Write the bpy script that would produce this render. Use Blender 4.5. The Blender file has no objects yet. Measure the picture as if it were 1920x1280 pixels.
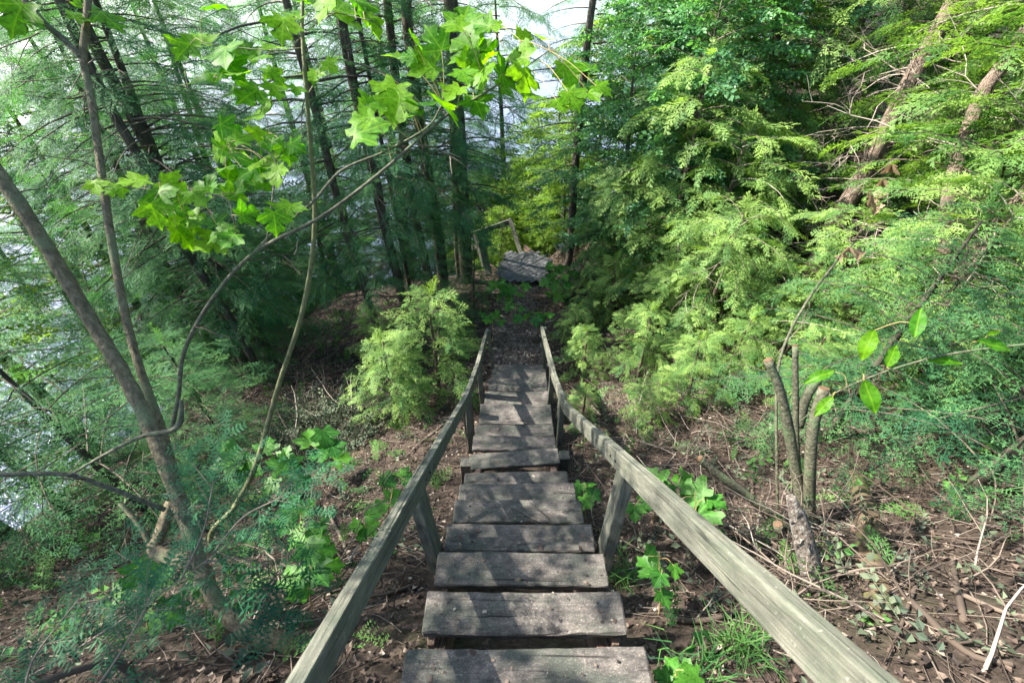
import bpy, math, random
import numpy as np
from mathutils import Vector, Matrix, Quaternion

# ------------------------------------------------------------------ camera, sky, sun, exposure
scene = bpy.context.scene
C = scene.collection
random.seed(11)
rng = np.random.default_rng(11)
R = math.radians
CZ = 12.0                        # camera height over the lake
PITCH = R(39.0)
FPX = 1920 * 16 / 36.0
cam_d = bpy.data.cameras.new('camera')
cam_d.lens = 16; cam_d.sensor_width = 36; cam_d.clip_start = 0.05; cam_d.clip_end = 8000
cam_d.dof.use_dof = True; cam_d.dof.focus_distance = 3.2; cam_d.dof.aperture_fstop = 4.0
cam = bpy.data.objects.new('camera', cam_d); C.objects.link(cam)
cam.location = (0, 0, CZ); cam.rotation_euler = (R(90) - PITCH, 0, 0)
scene.camera = cam

SUN = Vector((-0.95, 0.20, 1.0)).normalized()      # towards the sun
world = bpy.data.worlds.new('World'); scene.world = world; world.use_nodes = True
wn = world.node_tree.nodes; wl = world.node_tree.links
sky = wn.new('ShaderNodeTexSky'); sky.sky_type = 'NISHITA'; sky.sun_disc = False
sky.sun_elevation = math.asin(SUN.z); sky.sun_rotation = math.atan2(SUN.x, SUN.y)
sky.air_density = 1.0; sky.dust_density = 1.5; sky.ozone_density = 1.0
wn['Background'].inputs['Strength'].default_value = 0.13
wl.new(sky.outputs[0], wn['Background'].inputs['Color'])
sun_d = bpy.data.lights.new('sun', 'SUN'); sun_d.energy = 5.0; sun_d.angle = R(0.55); sun_d.color = (1.0, 0.94, 0.82)
sun = bpy.data.objects.new('sun', sun_d); C.objects.link(sun)
sun.rotation_euler = (-SUN).to_track_quat('-Z', 'Y').to_euler(); sun.location = (-20, 10, 40)
vs = scene.view_settings
vs.view_transform = 'Standard'; vs.look = 'None'; vs.gamma = 1.0; vs.exposure = 2.38; vs.use_curve_mapping = False
cy = scene.cycles
cy.max_bounces = 5; cy.diffuse_bounces = 3; cy.use_adaptive_sampling = True; cy.adaptive_threshold = 0.02; cy.glossy_bounces = 2; cy.transmission_bounces = 4; cy.transparent_max_bounces = 4
cy.use_denoising = True; cy.caustics_reflective = False; cy.caustics_refractive = False
cy.sample_clamp_indirect = 6.0

# ------------------------------------------------------------------ helpers
SP, CP = math.sin(PITCH), math.cos(PITCH)
def ray(u, v):
    p = (u - 960) / FPX; q = (v - 640) / FPX
    return np.array([p, CP - q * SP, -SP - q * CP])
def at(u, v, d): return ray(u, v) * d + np.array([0, 0, CZ])
def atY(u, v, Y):
    r = ray(u, v); return r * (Y / r[1]) + np.array([0, 0, CZ])

def bumps(x, y, s, seed=0):
    o = 0
    for k in range(5):
        a = 1.3 * k + seed * 0.7; f = s * (1 + 0.63 * k)
        o = o + np.sin((x * math.cos(a) + y * math.sin(a)) * f + seed * 2.1 + k) * np.cos((x * math.sin(a) * 0.8 - y * math.cos(a)) * f * 0.9 + k * k) / (1 + 0.5 * k)
    return o * 0.45

PY = np.array([-400, -60, -6, -0.6, 0.1, 0.5, 2.0, 3.0, 4.9, 6.8, 9.6, 12, 17, 24, 40, 400])
PZ = np.array([22, 13, 11.2, 10.72, 10.4, 10.02, 8.62, 8.05, 7.32, 7.02, 6.45, 4.0, 0.2, -1.6, -4, -6])
def ground_z(x, y):
    x = np.asarray(x, float); y = np.asarray(y, float)
    right = np.maximum(0, x - 0.6)
    ye = np.where(y > 6.8, 6.8 + np.maximum(0, (y - 6.8) - right * 1.35) , y)
    z = np.interp(ye, PY, PZ)
    fd_ = np.clip(1 - (ye - 10) / 10, 0, 1)
    z = z + fd_ * (0.17 * np.minimum(right, 9) + 0.05 * np.maximum(0, right - 9).clip(0, 300) + 0.10 * np.clip(y - 6.8, 0, 60) * np.clip(right / 5, 0, 1))
    left = np.maximum(0, -x - 0.9)
    z = z - 0.20 * left - 0.30 * np.maximum(0, left - 3.2) - 0.25 * np.maximum(0, left - 6)
    z = np.where(z < 0, z * 0.25, z)
    z = np.maximum(z, -4)
    onpath = np.exp(-(x / 0.9) ** 2) * (y > -1) * (y < 10)
    z = z + bumps(x, y, 1.3, 1) * 0.10 * (1 - 0.8 * onpath) + bumps(x, y, 5.2, 4) * 0.022 * (1 - 0.5 * onpath)
    return z
def gz(x, y): return float(ground_z(x, y))
def hit(u, v):
    r = ray(u, v); t = 0.6
    for _ in range(900):
        p = r * t + np.array([0, 0, CZ])
        if p[2] <= gz(p[0], p[1]): return p, t
        t += 0.02 + 0.004 * t
        if t > 60: break
    return p, t

def mesh_from(name, V, F, mat=None, tone=None, smooth=False):
    """V (n,3), F (m,4) quads or a list of faces"""
    me = bpy.data.meshes.new(name)
    V = np.ascontiguousarray(V, dtype=np.float32)
    if isinstance(F, np.ndarray):
        k = F.shape[1]; m = len(F)
        me.vertices.add(len(V)); me.vertices.foreach_set('co', V.ravel())
        me.loops.add(m * k); me.loops.foreach_set('vertex_index', np.ascontiguousarray(F, dtype=np.int32).ravel())
        me.polygons.add(m); me.polygons.foreach_set('loop_start', np.arange(0, m * k, k, dtype=np.int32))
        me.update(calc_edges=True)
    else:
        me.from_pydata([tuple(map(float, v)) for v in V], [], [tuple(map(int, f)) for f in F]); me.update()
    if smooth: me.polygons.foreach_set('use_smooth', np.ones(len(me.polygons), dtype=bool))
    if tone is not None:
        a = me.attributes.new('tone', 'FLOAT', 'POINT'); a.data.foreach_set('value', np.ascontiguousarray(tone, dtype=np.float32))
    if mat: me.materials.append(mat)
    return me

def tag(o, label=None, cat=None, group=None, kind=None):
    if label: o['label'] = label
    if cat: o['category'] = cat
    if group: o['group'] = group
    if kind: o['kind'] = kind
    return o
def link(name, me, parent=None, loc=None, rot=None, scl=None):
    o = bpy.data.objects.new(name, me); C.objects.link(o)
    if parent is not None: o.parent = parent
    if loc is not None: o.location = loc
    if rot is not None:
        if isinstance(rot, Quaternion): o.rotation_mode = 'QUATERNION'; o.rotation_quaternion = rot
        else: o.rotation_euler = rot
    if scl is not None: o.scale = (scl, scl, scl) if np.isscalar(scl) else scl
    return o
def thing(name, label, cat, loc, group=None, rot=None):
    o = bpy.data.objects.new(name, None); C.objects.link(o); o.empty_display_size = 0.1
    o.location = tuple(map(float, loc))
    if rot is not None: o.rotation_euler = rot
    return tag(o, label, cat, group)
def part(name, V, F, mat, root, tone=None, smooth=False):
    V = np.asarray(V, float)
    base = np.array(root.location) if root is not None else np.zeros(3)
    return link(name, mesh_from(name, V - base, F, mat, tone, smooth), root)

class Soup:                       # collects quads
    def __init__(s): s.V = []; s.F = []; s.T = []; s.n = 0
    def add(s, V, F, tone=0.5):
        V = np.asarray(V, float); F = np.asarray(F, int)
        s.V.append(V); s.F.append(F + s.n); s.n += len(V)
        s.T.append(np.full(len(V), tone) if np.isscalar(tone) else tone)
    def get(s): return np.concatenate(s.V), np.concatenate(s.F), np.concatenate(s.T)
    def build(s, name, mat, root=None, smooth=False):
        V, F, T = s.get(); return part(name, V, F, mat, root, T, smooth)
    def mesh(s, name, mat, smooth=False):
        V, F, T = s.get(); return mesh_from(name, V, F, mat, T, smooth)

def catmull(P, n=6):
    P = np.asarray(P, float); Q = np.vstack([2 * P[0] - P[1], P, 2 * P[-1] - P[-2]]); out = []
    for i in range(1, len(Q) - 2):
        for t in np.linspace(0, 1, n, endpoint=False):
            a, b, c, d = Q[i - 1:i + 3]
            out.append(0.5 * (2 * b + (c - a) * t + (2 * a - 5 * b + 4 * c - d) * t * t + (3 * b - a - 3 * c + d) * t ** 3))
    out.append(P[-1]); return np.array(out)

def tube(P, r, sides=6, rough=0.0, cap=True):
    P = np.asarray(P, float); n = len(P)
    r = np.full(n, r) if np.isscalar(r) else (np.interp(np.linspace(0, 1, n), np.linspace(0, 1, len(r)), r))
    T = np.gradient(P, axis=0); T /= np.linalg.norm(T, axis=1)[:, None] + 1e-9
    ref = np.array([0, 0, 1.0]) if abs(T[:, 2]).mean() < 0.8 else np.array([1.0, 0.1, 0])
    A = np.cross(T, ref); A /= np.linalg.norm(A, axis=1)[:, None] + 1e-9
    B = np.cross(T, A)
    th = np.linspace(0, 2 * math.pi, sides, endpoint=False)
    rr = r[:, None] * (1 + (rough * rng.standard_normal((n, sides)) if rough else 0))
    V = P[:, None, :] + rr[..., None] * (np.cos(th)[None, :, None] * A[:, None, :] + np.sin(th)[None, :, None] * B[:, None, :])
    V = V.reshape(-1, 3)
    i = np.arange(n - 1)[:, None] * sides; j = np.arange(sides)[None, :]; k = (j + 1) % sides
    F = np.stack([i + j, i + k, i + sides + k, i + sides + j], -1).reshape(-1, 4)
    if cap and sides >= 4:
        for ring, flip in ((0, True), (n - 1, False)):
            c = len(V); V = np.vstack([V, P[0 if ring == 0 else -1][None]])
            o = ring * sides
            q = [[o + a, o + (a + 1) % sides, o + (a + 2) % sides, c] for a in range(0, sides - 1, 2)]
            if sides % 2: pass
            F = np.vstack([F, np.array([x[::-1] if flip else x for x in q])])
    return V, F

def frames(d, up, roll=None):
    """rows x,y,z orthonormal with x along d; returns (k,3,3) whose columns are the axes"""
    d = d / (np.linalg.norm(d, axis=1)[:, None] + 1e-9)
    y = np.cross(up, d); y /= np.linalg.norm(y, axis=1)[:, None] + 1e-9
    z = np.cross(d, y)
    if roll is not None:
        c, s = np.cos(roll)[:, None], np.sin(roll)[:, None]
        y, z = c * y + s * z, -s * y + c * z
    return np.stack([d, y, z], -1)
def scatter(tV, tF, M, pos, scl, tone):
    k = len(pos); n = len(tV)
    V = np.einsum('kij,nj->kni', M, tV) * scl[:, None, None] + pos[:, None, :]
    F = (tF[None] + (np.arange(k) * n)[:, None, None]).reshape(-1, tF.shape[1])
    return V.reshape(-1, 3), F, np.repeat(tone, n)
def unit(v): return v / (np.linalg.norm(v) + 1e-9)

# ------------------------------------------------------------------ materials
def newmat(name):
    m = bpy.data.materials.new(name); m.use_nodes = True
    nt = m.node_tree; nt.nodes.clear(); out = nt.nodes.new('ShaderNodeOutputMaterial')
    return m, nt, nt.nodes, nt.links, out
def leafmat(name, c1, c2, trans=0.45, rough=0.5, spec=0.3, tcol=None, rnd=False, veins=False):
    m, nt, N, L, out = newmat(name)
    at_ = N.new('ShaderNodeAttribute'); at_.attribute_name = 'tone'
    fac = at_.outputs['Fac']
    oi = N.new('ShaderNodeObjectInfo')
    if rnd: fac = oi.outputs['Random']
    nz = N.new('ShaderNodeTexNoise'); nz.inputs['Scale'].default_value = 2.2; nz.inputs['Detail'].default_value = 2
    g = N.new('ShaderNodeNewGeometry'); L.new(g.outputs['Position'], nz.inputs['Vector'])
    ad = N.new('ShaderNodeMath'); ad.operation = 'ADD'; L.new(fac, ad.inputs[0])
    sb = N.new('ShaderNodeMath'); sb.operation = 'MULTIPLY_ADD'; L.new(nz.outputs['Fac'], sb.inputs[0]); sb.inputs[1].default_value = 0.9; sb.inputs[2].default_value = -0.45
    L.new(sb.outputs[0], ad.inputs[1])
    cr = N.new('ShaderNodeMix'); cr.data_type = 'RGBA'; cr.clamp_factor = True
    L.new(ad.outputs[0], cr.inputs['Factor']); cr.inputs['A'].default_value = (*c1, 1); cr.inputs['B'].default_value = (*c2, 1)
    if veins:
        tcn = N.new('ShaderNodeTexCoord'); sx = N.new('ShaderNodeSeparateXYZ'); L.new(tcn.outputs['Object'], sx.inputs[0])
        ab = N.new('ShaderNodeMath'); ab.operation = 'ABSOLUTE'; L.new(sx.outputs['Y'], ab.inputs[0]); prev = None
        for an in (0.0, 1.03, 1.95):
            m1 = N.new('ShaderNodeMath'); m1.operation = 'MULTIPLY'; L.new(sx.outputs['X'], m1.inputs[0]); m1.inputs[1].default_value = math.sin(an)
            m2 = N.new('ShaderNodeMath'); m2.operation = 'MULTIPLY_ADD'; L.new(ab.outputs[0], m2.inputs[0]); m2.inputs[1].default_value = -math.cos(an); L.new(m1.outputs[0], m2.inputs[2])
            m3 = N.new('ShaderNodeMath'); m3.operation = 'ABSOLUTE'; L.new(m2.outputs[0], m3.inputs[0])
            if prev is not None:
                mn = N.new('ShaderNodeMath'); mn.operation = 'MINIMUM'; L.new(prev, mn.inputs[0]); L.new(m3.outputs[0], mn.inputs[1]); prev = mn.outputs[0]
            else: prev = m3.outputs[0]
        vr = ramp(N, [(0.008, (1, 1, 1)), (0.03, (0, 0, 0))]); L.new(prev, vr.inputs[0])
        vf = N.new('ShaderNodeMath'); vf.operation = 'MULTIPLY'; vf.inputs[1].default_value = .55; L.new(vr.outputs[0], vf.inputs[0])
        bn = N.new('ShaderNodeTexNoise'); bn.inputs['Scale'].default_value = 9; bn.inputs['Detail'].default_value = 3; L.new(tcn.outputs['Object'], bn.inputs['Vector'])
        br = ramp(N, [(0.35, (.62, .62, .62)), (0.62, (1.12, 1.12, 1.12))]); L.new(bn.outputs['Fac'], br.inputs[0])
        mb_ = N.new('ShaderNodeMix'); mb_.data_type = 'RGBA'; mb_.blend_type = 'MULTIPLY'; mb_.inputs['Factor'].default_value = 1; L.new(cr.outputs['Result'], mb_.inputs['A']); L.new(br.outputs[0], mb_.inputs['B'])
        cr2 = N.new('ShaderNodeMix'); cr2.data_type = 'RGBA'; L.new(vf.outputs[0], cr2.inputs['Factor']); L.new(mb_.outputs['Result'], cr2.inputs['A']); cr2.inputs['B'].default_value = (c2[0] * 1.4, c2[1] * 1.3, c2[2] * 1.6, 1)
        cr = cr2
    p = N.new('ShaderNodeBsdfPrincipled'); p.inputs['Roughness'].default_value = rough; p.inputs['Specular IOR Level'].default_value = spec
    L.new(cr.outputs['Result'], p.inputs['Base Color'])
    t = N.new('ShaderNodeBsdfTranslucent')
    tc = N.new('ShaderNodeMix'); tc.data_type = 'RGBA'; tc.blend_type = 'MULTIPLY'; tc.inputs['Factor'].default_value = 1.0
    L.new(cr.outputs['Result'], tc.inputs['A']); tc.inputs['B'].default_value = (*(tcol or (1.6, 1.7, 0.6)), 1)
    L.new(tc.outputs['Result'], t.inputs['Color'])
    mx = N.new('ShaderNodeMixShader'); mx.inputs[0].default_value = trans
    L.new(p.outputs[0], mx.inputs[1]); L.new(t.outputs[0], mx.inputs[2]); L.new(mx.outputs[0], out.inputs['Surface'])
    return m
def ramp(N, stops):
    r = N.new('ShaderNodeValToRGB'); e = r.color_ramp.elements
    while len(e) < len(stops): e.new(0.5)
    for i, (p, c) in enumerate(stops): e[i].position = p; e[i].color = (*c, 1)
    return r
def barkmat(name, stops, sc=(9, 9, 2.2), bump=0.6, lichen=None, rough=0.9):
    m, nt, N, L, out = newmat(name)
    tc = N.new('ShaderNodeTexCoord'); mp = N.new('ShaderNodeMapping'); mp.inputs['Scale'].default_value = sc
    L.new(tc.outputs['Object'], mp.inputs['Vector'])
    nz = N.new('ShaderNodeTexNoise'); nz.inputs['Scale'].default_value = 3; nz.inputs['Detail'].default_value = 7; nz.inputs['Roughness'].default_value = 0.65
    L.new(mp.outputs[0], nz.inputs['Vector'])
    r = ramp(N, stops); L.new(nz.outputs['Fac'], r.inputs[0])
    col = r.outputs[0]
    if lichen:
        n2 = N.new('ShaderNodeTexNoise'); n2.inputs['Scale'].default_value = 7; n2.inputs['Detail'].default_value = 5; L.new(tc.outputs['Object'], n2.inputs['Vector'])
        r2 = ramp(N, [(0.52, (0, 0, 0)), (0.66, (1, 1, 1))]); L.new(n2.outputs['Fac'], r2.inputs[0])
        mx = N.new('ShaderNodeMix'); mx.data_type = 'RGBA'; L.new(r2.outputs[0], mx.inputs['Factor']); L.new(col, mx.inputs['A']); mx.inputs['B'].default_value = (*lichen, 1)
        col = mx.outputs['Result']
    p = N.new('ShaderNodeBsdfPrincipled'); p.inputs['Roughness'].default_value = rough; p.inputs['Specular IOR Level'].default_value = 0.2
    L.new(col, p.inputs['Base Color'])
    b = N.new('ShaderNodeBump'); b.inputs['Strength'].default_value = bump; b.inputs['Distance'].default_value = 0.02; L.new(nz.outputs['Fac'], b.inputs['Height']); L.new(b.outputs[0], p.inputs['Normal'])
    L.new(p.outputs[0], out.inputs['Surface']); return m
def tonemat(name, stops, rough=0.85, trans=0.0):
    m, nt, N, L, out = newmat(name)
    a = N.new('ShaderNodeAttribute'); a.attribute_name = 'tone'
    r = ramp(N, stops); L.new(a.outputs['Fac'], r.inputs[0])
    p = N.new('ShaderNodeBsdfPrincipled'); p.inputs['Roughness'].default_value = rough; p.inputs['Specular IOR Level'].default_value = 0.25
    L.new(r.outputs[0], p.inputs['Base Color'])
    if trans:
        t = N.new('ShaderNodeBsdfTranslucent'); L.new(r.outputs[0], t.inputs[0]); mx = N.new('ShaderNodeMixShader'); mx.inputs[0].default_value = trans
        L.new(p.outputs[0], mx.inputs[1]); L.new(t.outputs[0], mx.inputs[2]); L.new(mx.outputs[0], out.inputs[0])
    else: L.new(p.outputs[0], out.inputs['Surface'])
    return m
def woodmat(name, dark, mid, light, green, moss=0.45, speck=0.0):
    """weathered plank, grain along local x"""
    m, nt, N, L, out = newmat(name)
    tc = N.new('ShaderNodeTexCoord'); oi = N.new('ShaderNodeObjectInfo')
    of = N.new('ShaderNodeVectorMath'); of.operation = 'MULTIPLY_ADD'; L.new(oi.outputs['Random'], of.inputs[0]); of.inputs[1].default_value = (31, 17, 23); L.new(tc.outputs['Object'], of.inputs[2])
    def noise(scale, s=1.0, det=6, rough=0.6, dist=0.0):
        mp = N.new('ShaderNodeMapping'); mp.inputs['Scale'].default_value = scale; L.new(of.outputs[0], mp.inputs['Vector'])
        n = N.new('ShaderNodeTexNoise'); n.inputs['Scale'].default_value = s; n.inputs['Detail'].default_value = det; n.inputs['Roughness'].default_value = rough; n.inputs['Distortion'].default_value = dist
        L.new(mp.outputs[0], n.inputs['Vector']); return n.outputs['Fac']
    grain = noise((5, 170, 170), 1.0, 5, 0.72, 0.35)
    broad = noise((4.0, 13, 13), 1.6, 8, 0.72)
    r1 = ramp(N, [(0.36, dark), (0.5, mid), (0.66, light)]); 
    mixf = N.new('ShaderNodeMath'); mixf.operation = 'MULTIPLY_ADD'; L.new(grain, mixf.inputs[0]); mixf.inputs[1].default_value = 0.5
    b5 = N.new('ShaderNodeMath'); b5.operation = 'MULTIPLY'; L.new(broad, b5.inputs[0]); b5.inputs[1].default_value = 0.5; L.new(b5.outputs[0], mixf.inputs[2])
    L.new(mixf.outputs[0], r1.inputs[0]); col = r1.outputs[0]
    ms = noise((6, 10, 10), 1.5, 8, 0.75); rm = ramp(N, [(moss, (0, 0, 0)), (moss + 0.2, (1, 1, 1))]); L.new(ms, rm.inputs[0])
    mf = N.new('ShaderNodeMath'); mf.operation = 'MULTIPLY'; mf.inputs[1].default_value = 0.55; L.new(rm.outputs[0], mf.inputs[0])
    mx = N.new('ShaderNodeMix'); mx.data_type = 'RGBA'; L.new(mf.outputs[0], mx.inputs['Factor']); L.new(col, mx.inputs['A']); mx.inputs['B'].default_value = (*green, 1); col = mx.outputs['Result']
    # dark cracks along the grain
    ck = noise((1.6, 60, 60), 1.0, 3, 0.5, 0.6); rc = ramp(N, [(0.62, (0, 0, 0)), (0.68, (1, 1, 1))]); L.new(ck, rc.inputs[0])
    cf = N.new('ShaderNodeMath'); cf.operation = 'MULTIPLY'; cf.inputs[1].default_value = 0.75; L.new(rc.outputs[0], cf.inputs[0])
    m2 = N.new('ShaderNodeMix'); m2.data_type = 'RGBA'; L.new(cf.outputs[0], m2.inputs['Factor']); L.new(col, m2.inputs['A']); m2.inputs['B'].default_value = (dark[0] * 0.35, dark[1] * 0.35, dark[2] * 0.35, 1); col = m2.outputs['Result']
    # dark knots and stains
    kn = N.new('ShaderNodeTexVoronoi'); kn.inputs['Scale'].default_value = 1.0; kmp = N.new('ShaderNodeMapping'); kmp.inputs['Scale'].default_value = (5, 9, 9); L.new(of.outputs[0], kmp.inputs['Vector']); L.new(kmp.outputs[0], kn.inputs['Vector'])
    rk = ramp(N, [(0.10, (1, 1, 1)), (0.17, (0, 0, 0))]); L.new(kn.outputs['Distance'], rk.inputs[0])
    kf = N.new('ShaderNodeMath'); kf.operation = 'MULTIPLY'; kf.inputs[1].default_value = 0.6; L.new(rk.outputs[0], kf.inputs[0])
    m3 = N.new('ShaderNodeMix'); m3.data_type = 'RGBA'; L.new(kf.outputs[0], m3.inputs['Factor']); L.new(col, m3.inputs['A']); m3.inputs['B'].default_value = (dark[0] * 0.5, dark[1] * 0.5, dark[2] * 0.5, 1); col = m3.outputs['Result']
    if speck:
        sv = noise((1, 1, 1), 95, 3, 0.55); rs = ramp(N, [(0.66, (0, 0, 0)), (0.72, (1, 1, 1))]); L.new(sv, rs.inputs[0])
        sf = N.new('ShaderNodeMath'); sf.operation = 'MULTIPLY'; sf.inputs[1].default_value = speck; L.new(rs.outputs[0], sf.inputs[0])
        m4 = N.new('ShaderNodeMix'); m4.data_type = 'RGBA'; L.new(sf.outputs[0], m4.inputs['Factor']); L.new(col, m4.inputs['A']); m4.inputs['B'].default_value = (0.5, 0.5, 0.42, 1); col = m4.outputs['Result']
    p = N.new('ShaderNodeBsdfPrincipled'); p.inputs['Roughness'].default_value = 0.82; p.inputs['Specular IOR Level'].default_value = 0.25; L.new(col, p.inputs['Base Color'])
    ht = N.new('ShaderNodeMath'); ht.operation = 'SUBTRACT'; L.new(grain, ht.inputs[0]); L.new(cf.outputs[0], ht.inputs[1])
    b = N.new('ShaderNodeBump'); b.inputs['Strength'].default_value = 0.55; b.inputs['Distance'].default_value = 0.006; L.new(ht.outputs[0], b.inputs['Height']); L.new(b.outputs[0], p.inputs['Normal'])
    L.new(p.outputs[0], out.inputs['Surface']); return m

M = {}
M['cedar'] = leafmat('cedar_foliage', (0.032, 0.105, 0.03), (0.20, 0.30, 0.075), 0.42, 0.6, 0.2, (1.5, 1.6, 0.55))
M['hemlock'] = leafmat('hemlock_foliage', (0.018, 0.078, 0.04), (0.085, 0.19, 0.062), 0.42, 0.65, 0.1, (1.4, 1.6, 0.75))
M['spruce'] = leafmat('spruce_foliage', (0.02, 0.075, 0.045), (0.06, 0.14, 0.075), 0.25, 0.6, 0.15)
M['fir'] = leafmat('fir_foliage', (0.006, 0.04, 0.024), (0.03, 0.115, 0.05), 0.28, 0.6, 0.12)
M['shrub'] = leafmat('shrub_leaf', (0.025, 0.10, 0.05), (0.10, 0.24, 0.075), 0.46, 0.42, 0.4)
M['broad'] = leafmat('broadleaf', (0.05, 0.13, 0.02), (0.16, 0.24, 0.03), 0.55, 0.55, 0.2)
M['undergrowth'] = leafmat('undergrowth_leaf', (0.025, 0.09, 0.03), (0.09, 0.19, 0.05), 0.4, 0.65, 0.1)
M['maple'] = leafmat('maple_leaf', (0.05, 0.20, 0.012), (0.16, 0.33, 0.012), 0.68, 0.5, 0.25, (1.6, 1.6, 0.15), rnd=True, veins=True)
M['seedling'] = leafmat('seedling_leaf', (0.02, 0.11, 0.016), (0.07, 0.21, 0.02), 0.5, 0.5, 0.3, rnd=True, veins=True)
M['wilted'] = leafmat('wilted_leaf', (0.05, 0.07, 0.05), (0.10, 0.12, 0.075), 0.2, 0.7, 0.2, (1, 1, 1))
M['deadleaf'] = leafmat('dead_leaf', (0.16, 0.11, 0.07), (0.28, 0.21, 0.14), 0.4, 0.7, 0.2, (1, 0.9, 0.8), rnd=True)
M['bark_dark'] = barkmat('hemlock_bark', [(0.3, (0.022, 0.019, 0.015)), (0.55, (0.07, 0.06, 0.046)), (0.75, (0.14, 0.125, 0.10))], (8, 8, 2.5), 0.9)
M['bark_cedar'] = barkmat('cedar_bark', [(0.34, (0.035, 0.024, 0.018)), (0.5, (0.115, 0.085, 0.065)), (0.7, (0.25, 0.205, 0.17))], (26, 26, 3), 1.0)
M['bark_maple'] = barkmat('maple_bark', [(0.3, (0.05, 0.042, 0.028)), (0.52, (0.12, 0.098, 0.062)), (0.7, (0.21, 0.18, 0.12))], (22, 22, 9), 0.7, (0.12, 0.135, 0.075), 0.8)
M['bark_green'] = barkmat('sapling_bark', [(0.3, (0.06, 0.065, 0.03)), (0.55, (0.115, 0.118, 0.055)), (0.75, (0.20, 0.195, 0.12))], (20, 20, 10), 0.5, None, 0.6)
M['bark_grey'] = barkmat('alder_bark', [(0.3, (0.03, 0.03, 0.022)), (0.52, (0.075, 0.075, 0.05)), (0.72, (0.16, 0.155, 0.115))], (14, 14, 20), 0.6, (0.07, 0.10, 0.05), 0.75)
M['bark_flaky'] = barkmat('flaky_bark', [(0.35, (0.05, 0.035, 0.03)), (0.52, (0.13, 0.115, 0.10)), (0.68, (0.30, 0.29, 0.27))], (22, 22, 12), 1.0)
M['cut'] = barkmat('cut_wood', [(0.3, (0.05, 0.027, 0.016)), (0.7, (0.11, 0.07, 0.042))], (8, 8, 8), 0.2)
M['bark_log'] = barkmat('rotten_log', [(0.3, (0.03, 0.022, 0.016)), (0.55, (0.10, 0.07, 0.045)), (0.75, (0.19, 0.14, 0.09))], (5, 5, 5), 1.0, (0.06, 0.075, 0.025))
M['twig'] = tonemat('dry_twig', [(0.0, (0.025, 0.018, 0.015)), (0.5, (0.075, 0.056, 0.044)), (0.85, (0.15, 0.12, 0.098)), (1.0, (0.27, 0.24, 0.21))])
M['twig_dark'] = tonemat('dark_twig', [(0.0, (0.03, 0.024, 0.018)), (1.0, (0.11, 0.09, 0.07))])
M['twig_pale'] = tonemat('bleached_twig', [(0.0, (0.12, 0.09, 0.075)), (1.0, (0.34, 0.29, 0.25))])
M['litter'] = tonemat('leaf_litter', [(0.0, (0.016, 0.012, 0.011)), (0.4, (0.046, 0.031, 0.026)), (0.7, (0.084, 0.058, 0.046)), (0.92, (0.15, 0.115, 0.09)), (1.0, (0.30, 0.26, 0.22))], 0.8, 0.15)
M['petiole'] = tonemat('petiole', [(0.0, (0.22, 0.2, 0.07)), (1.0, (0.32, 0.22, 0.1))], 0.6)
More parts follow.
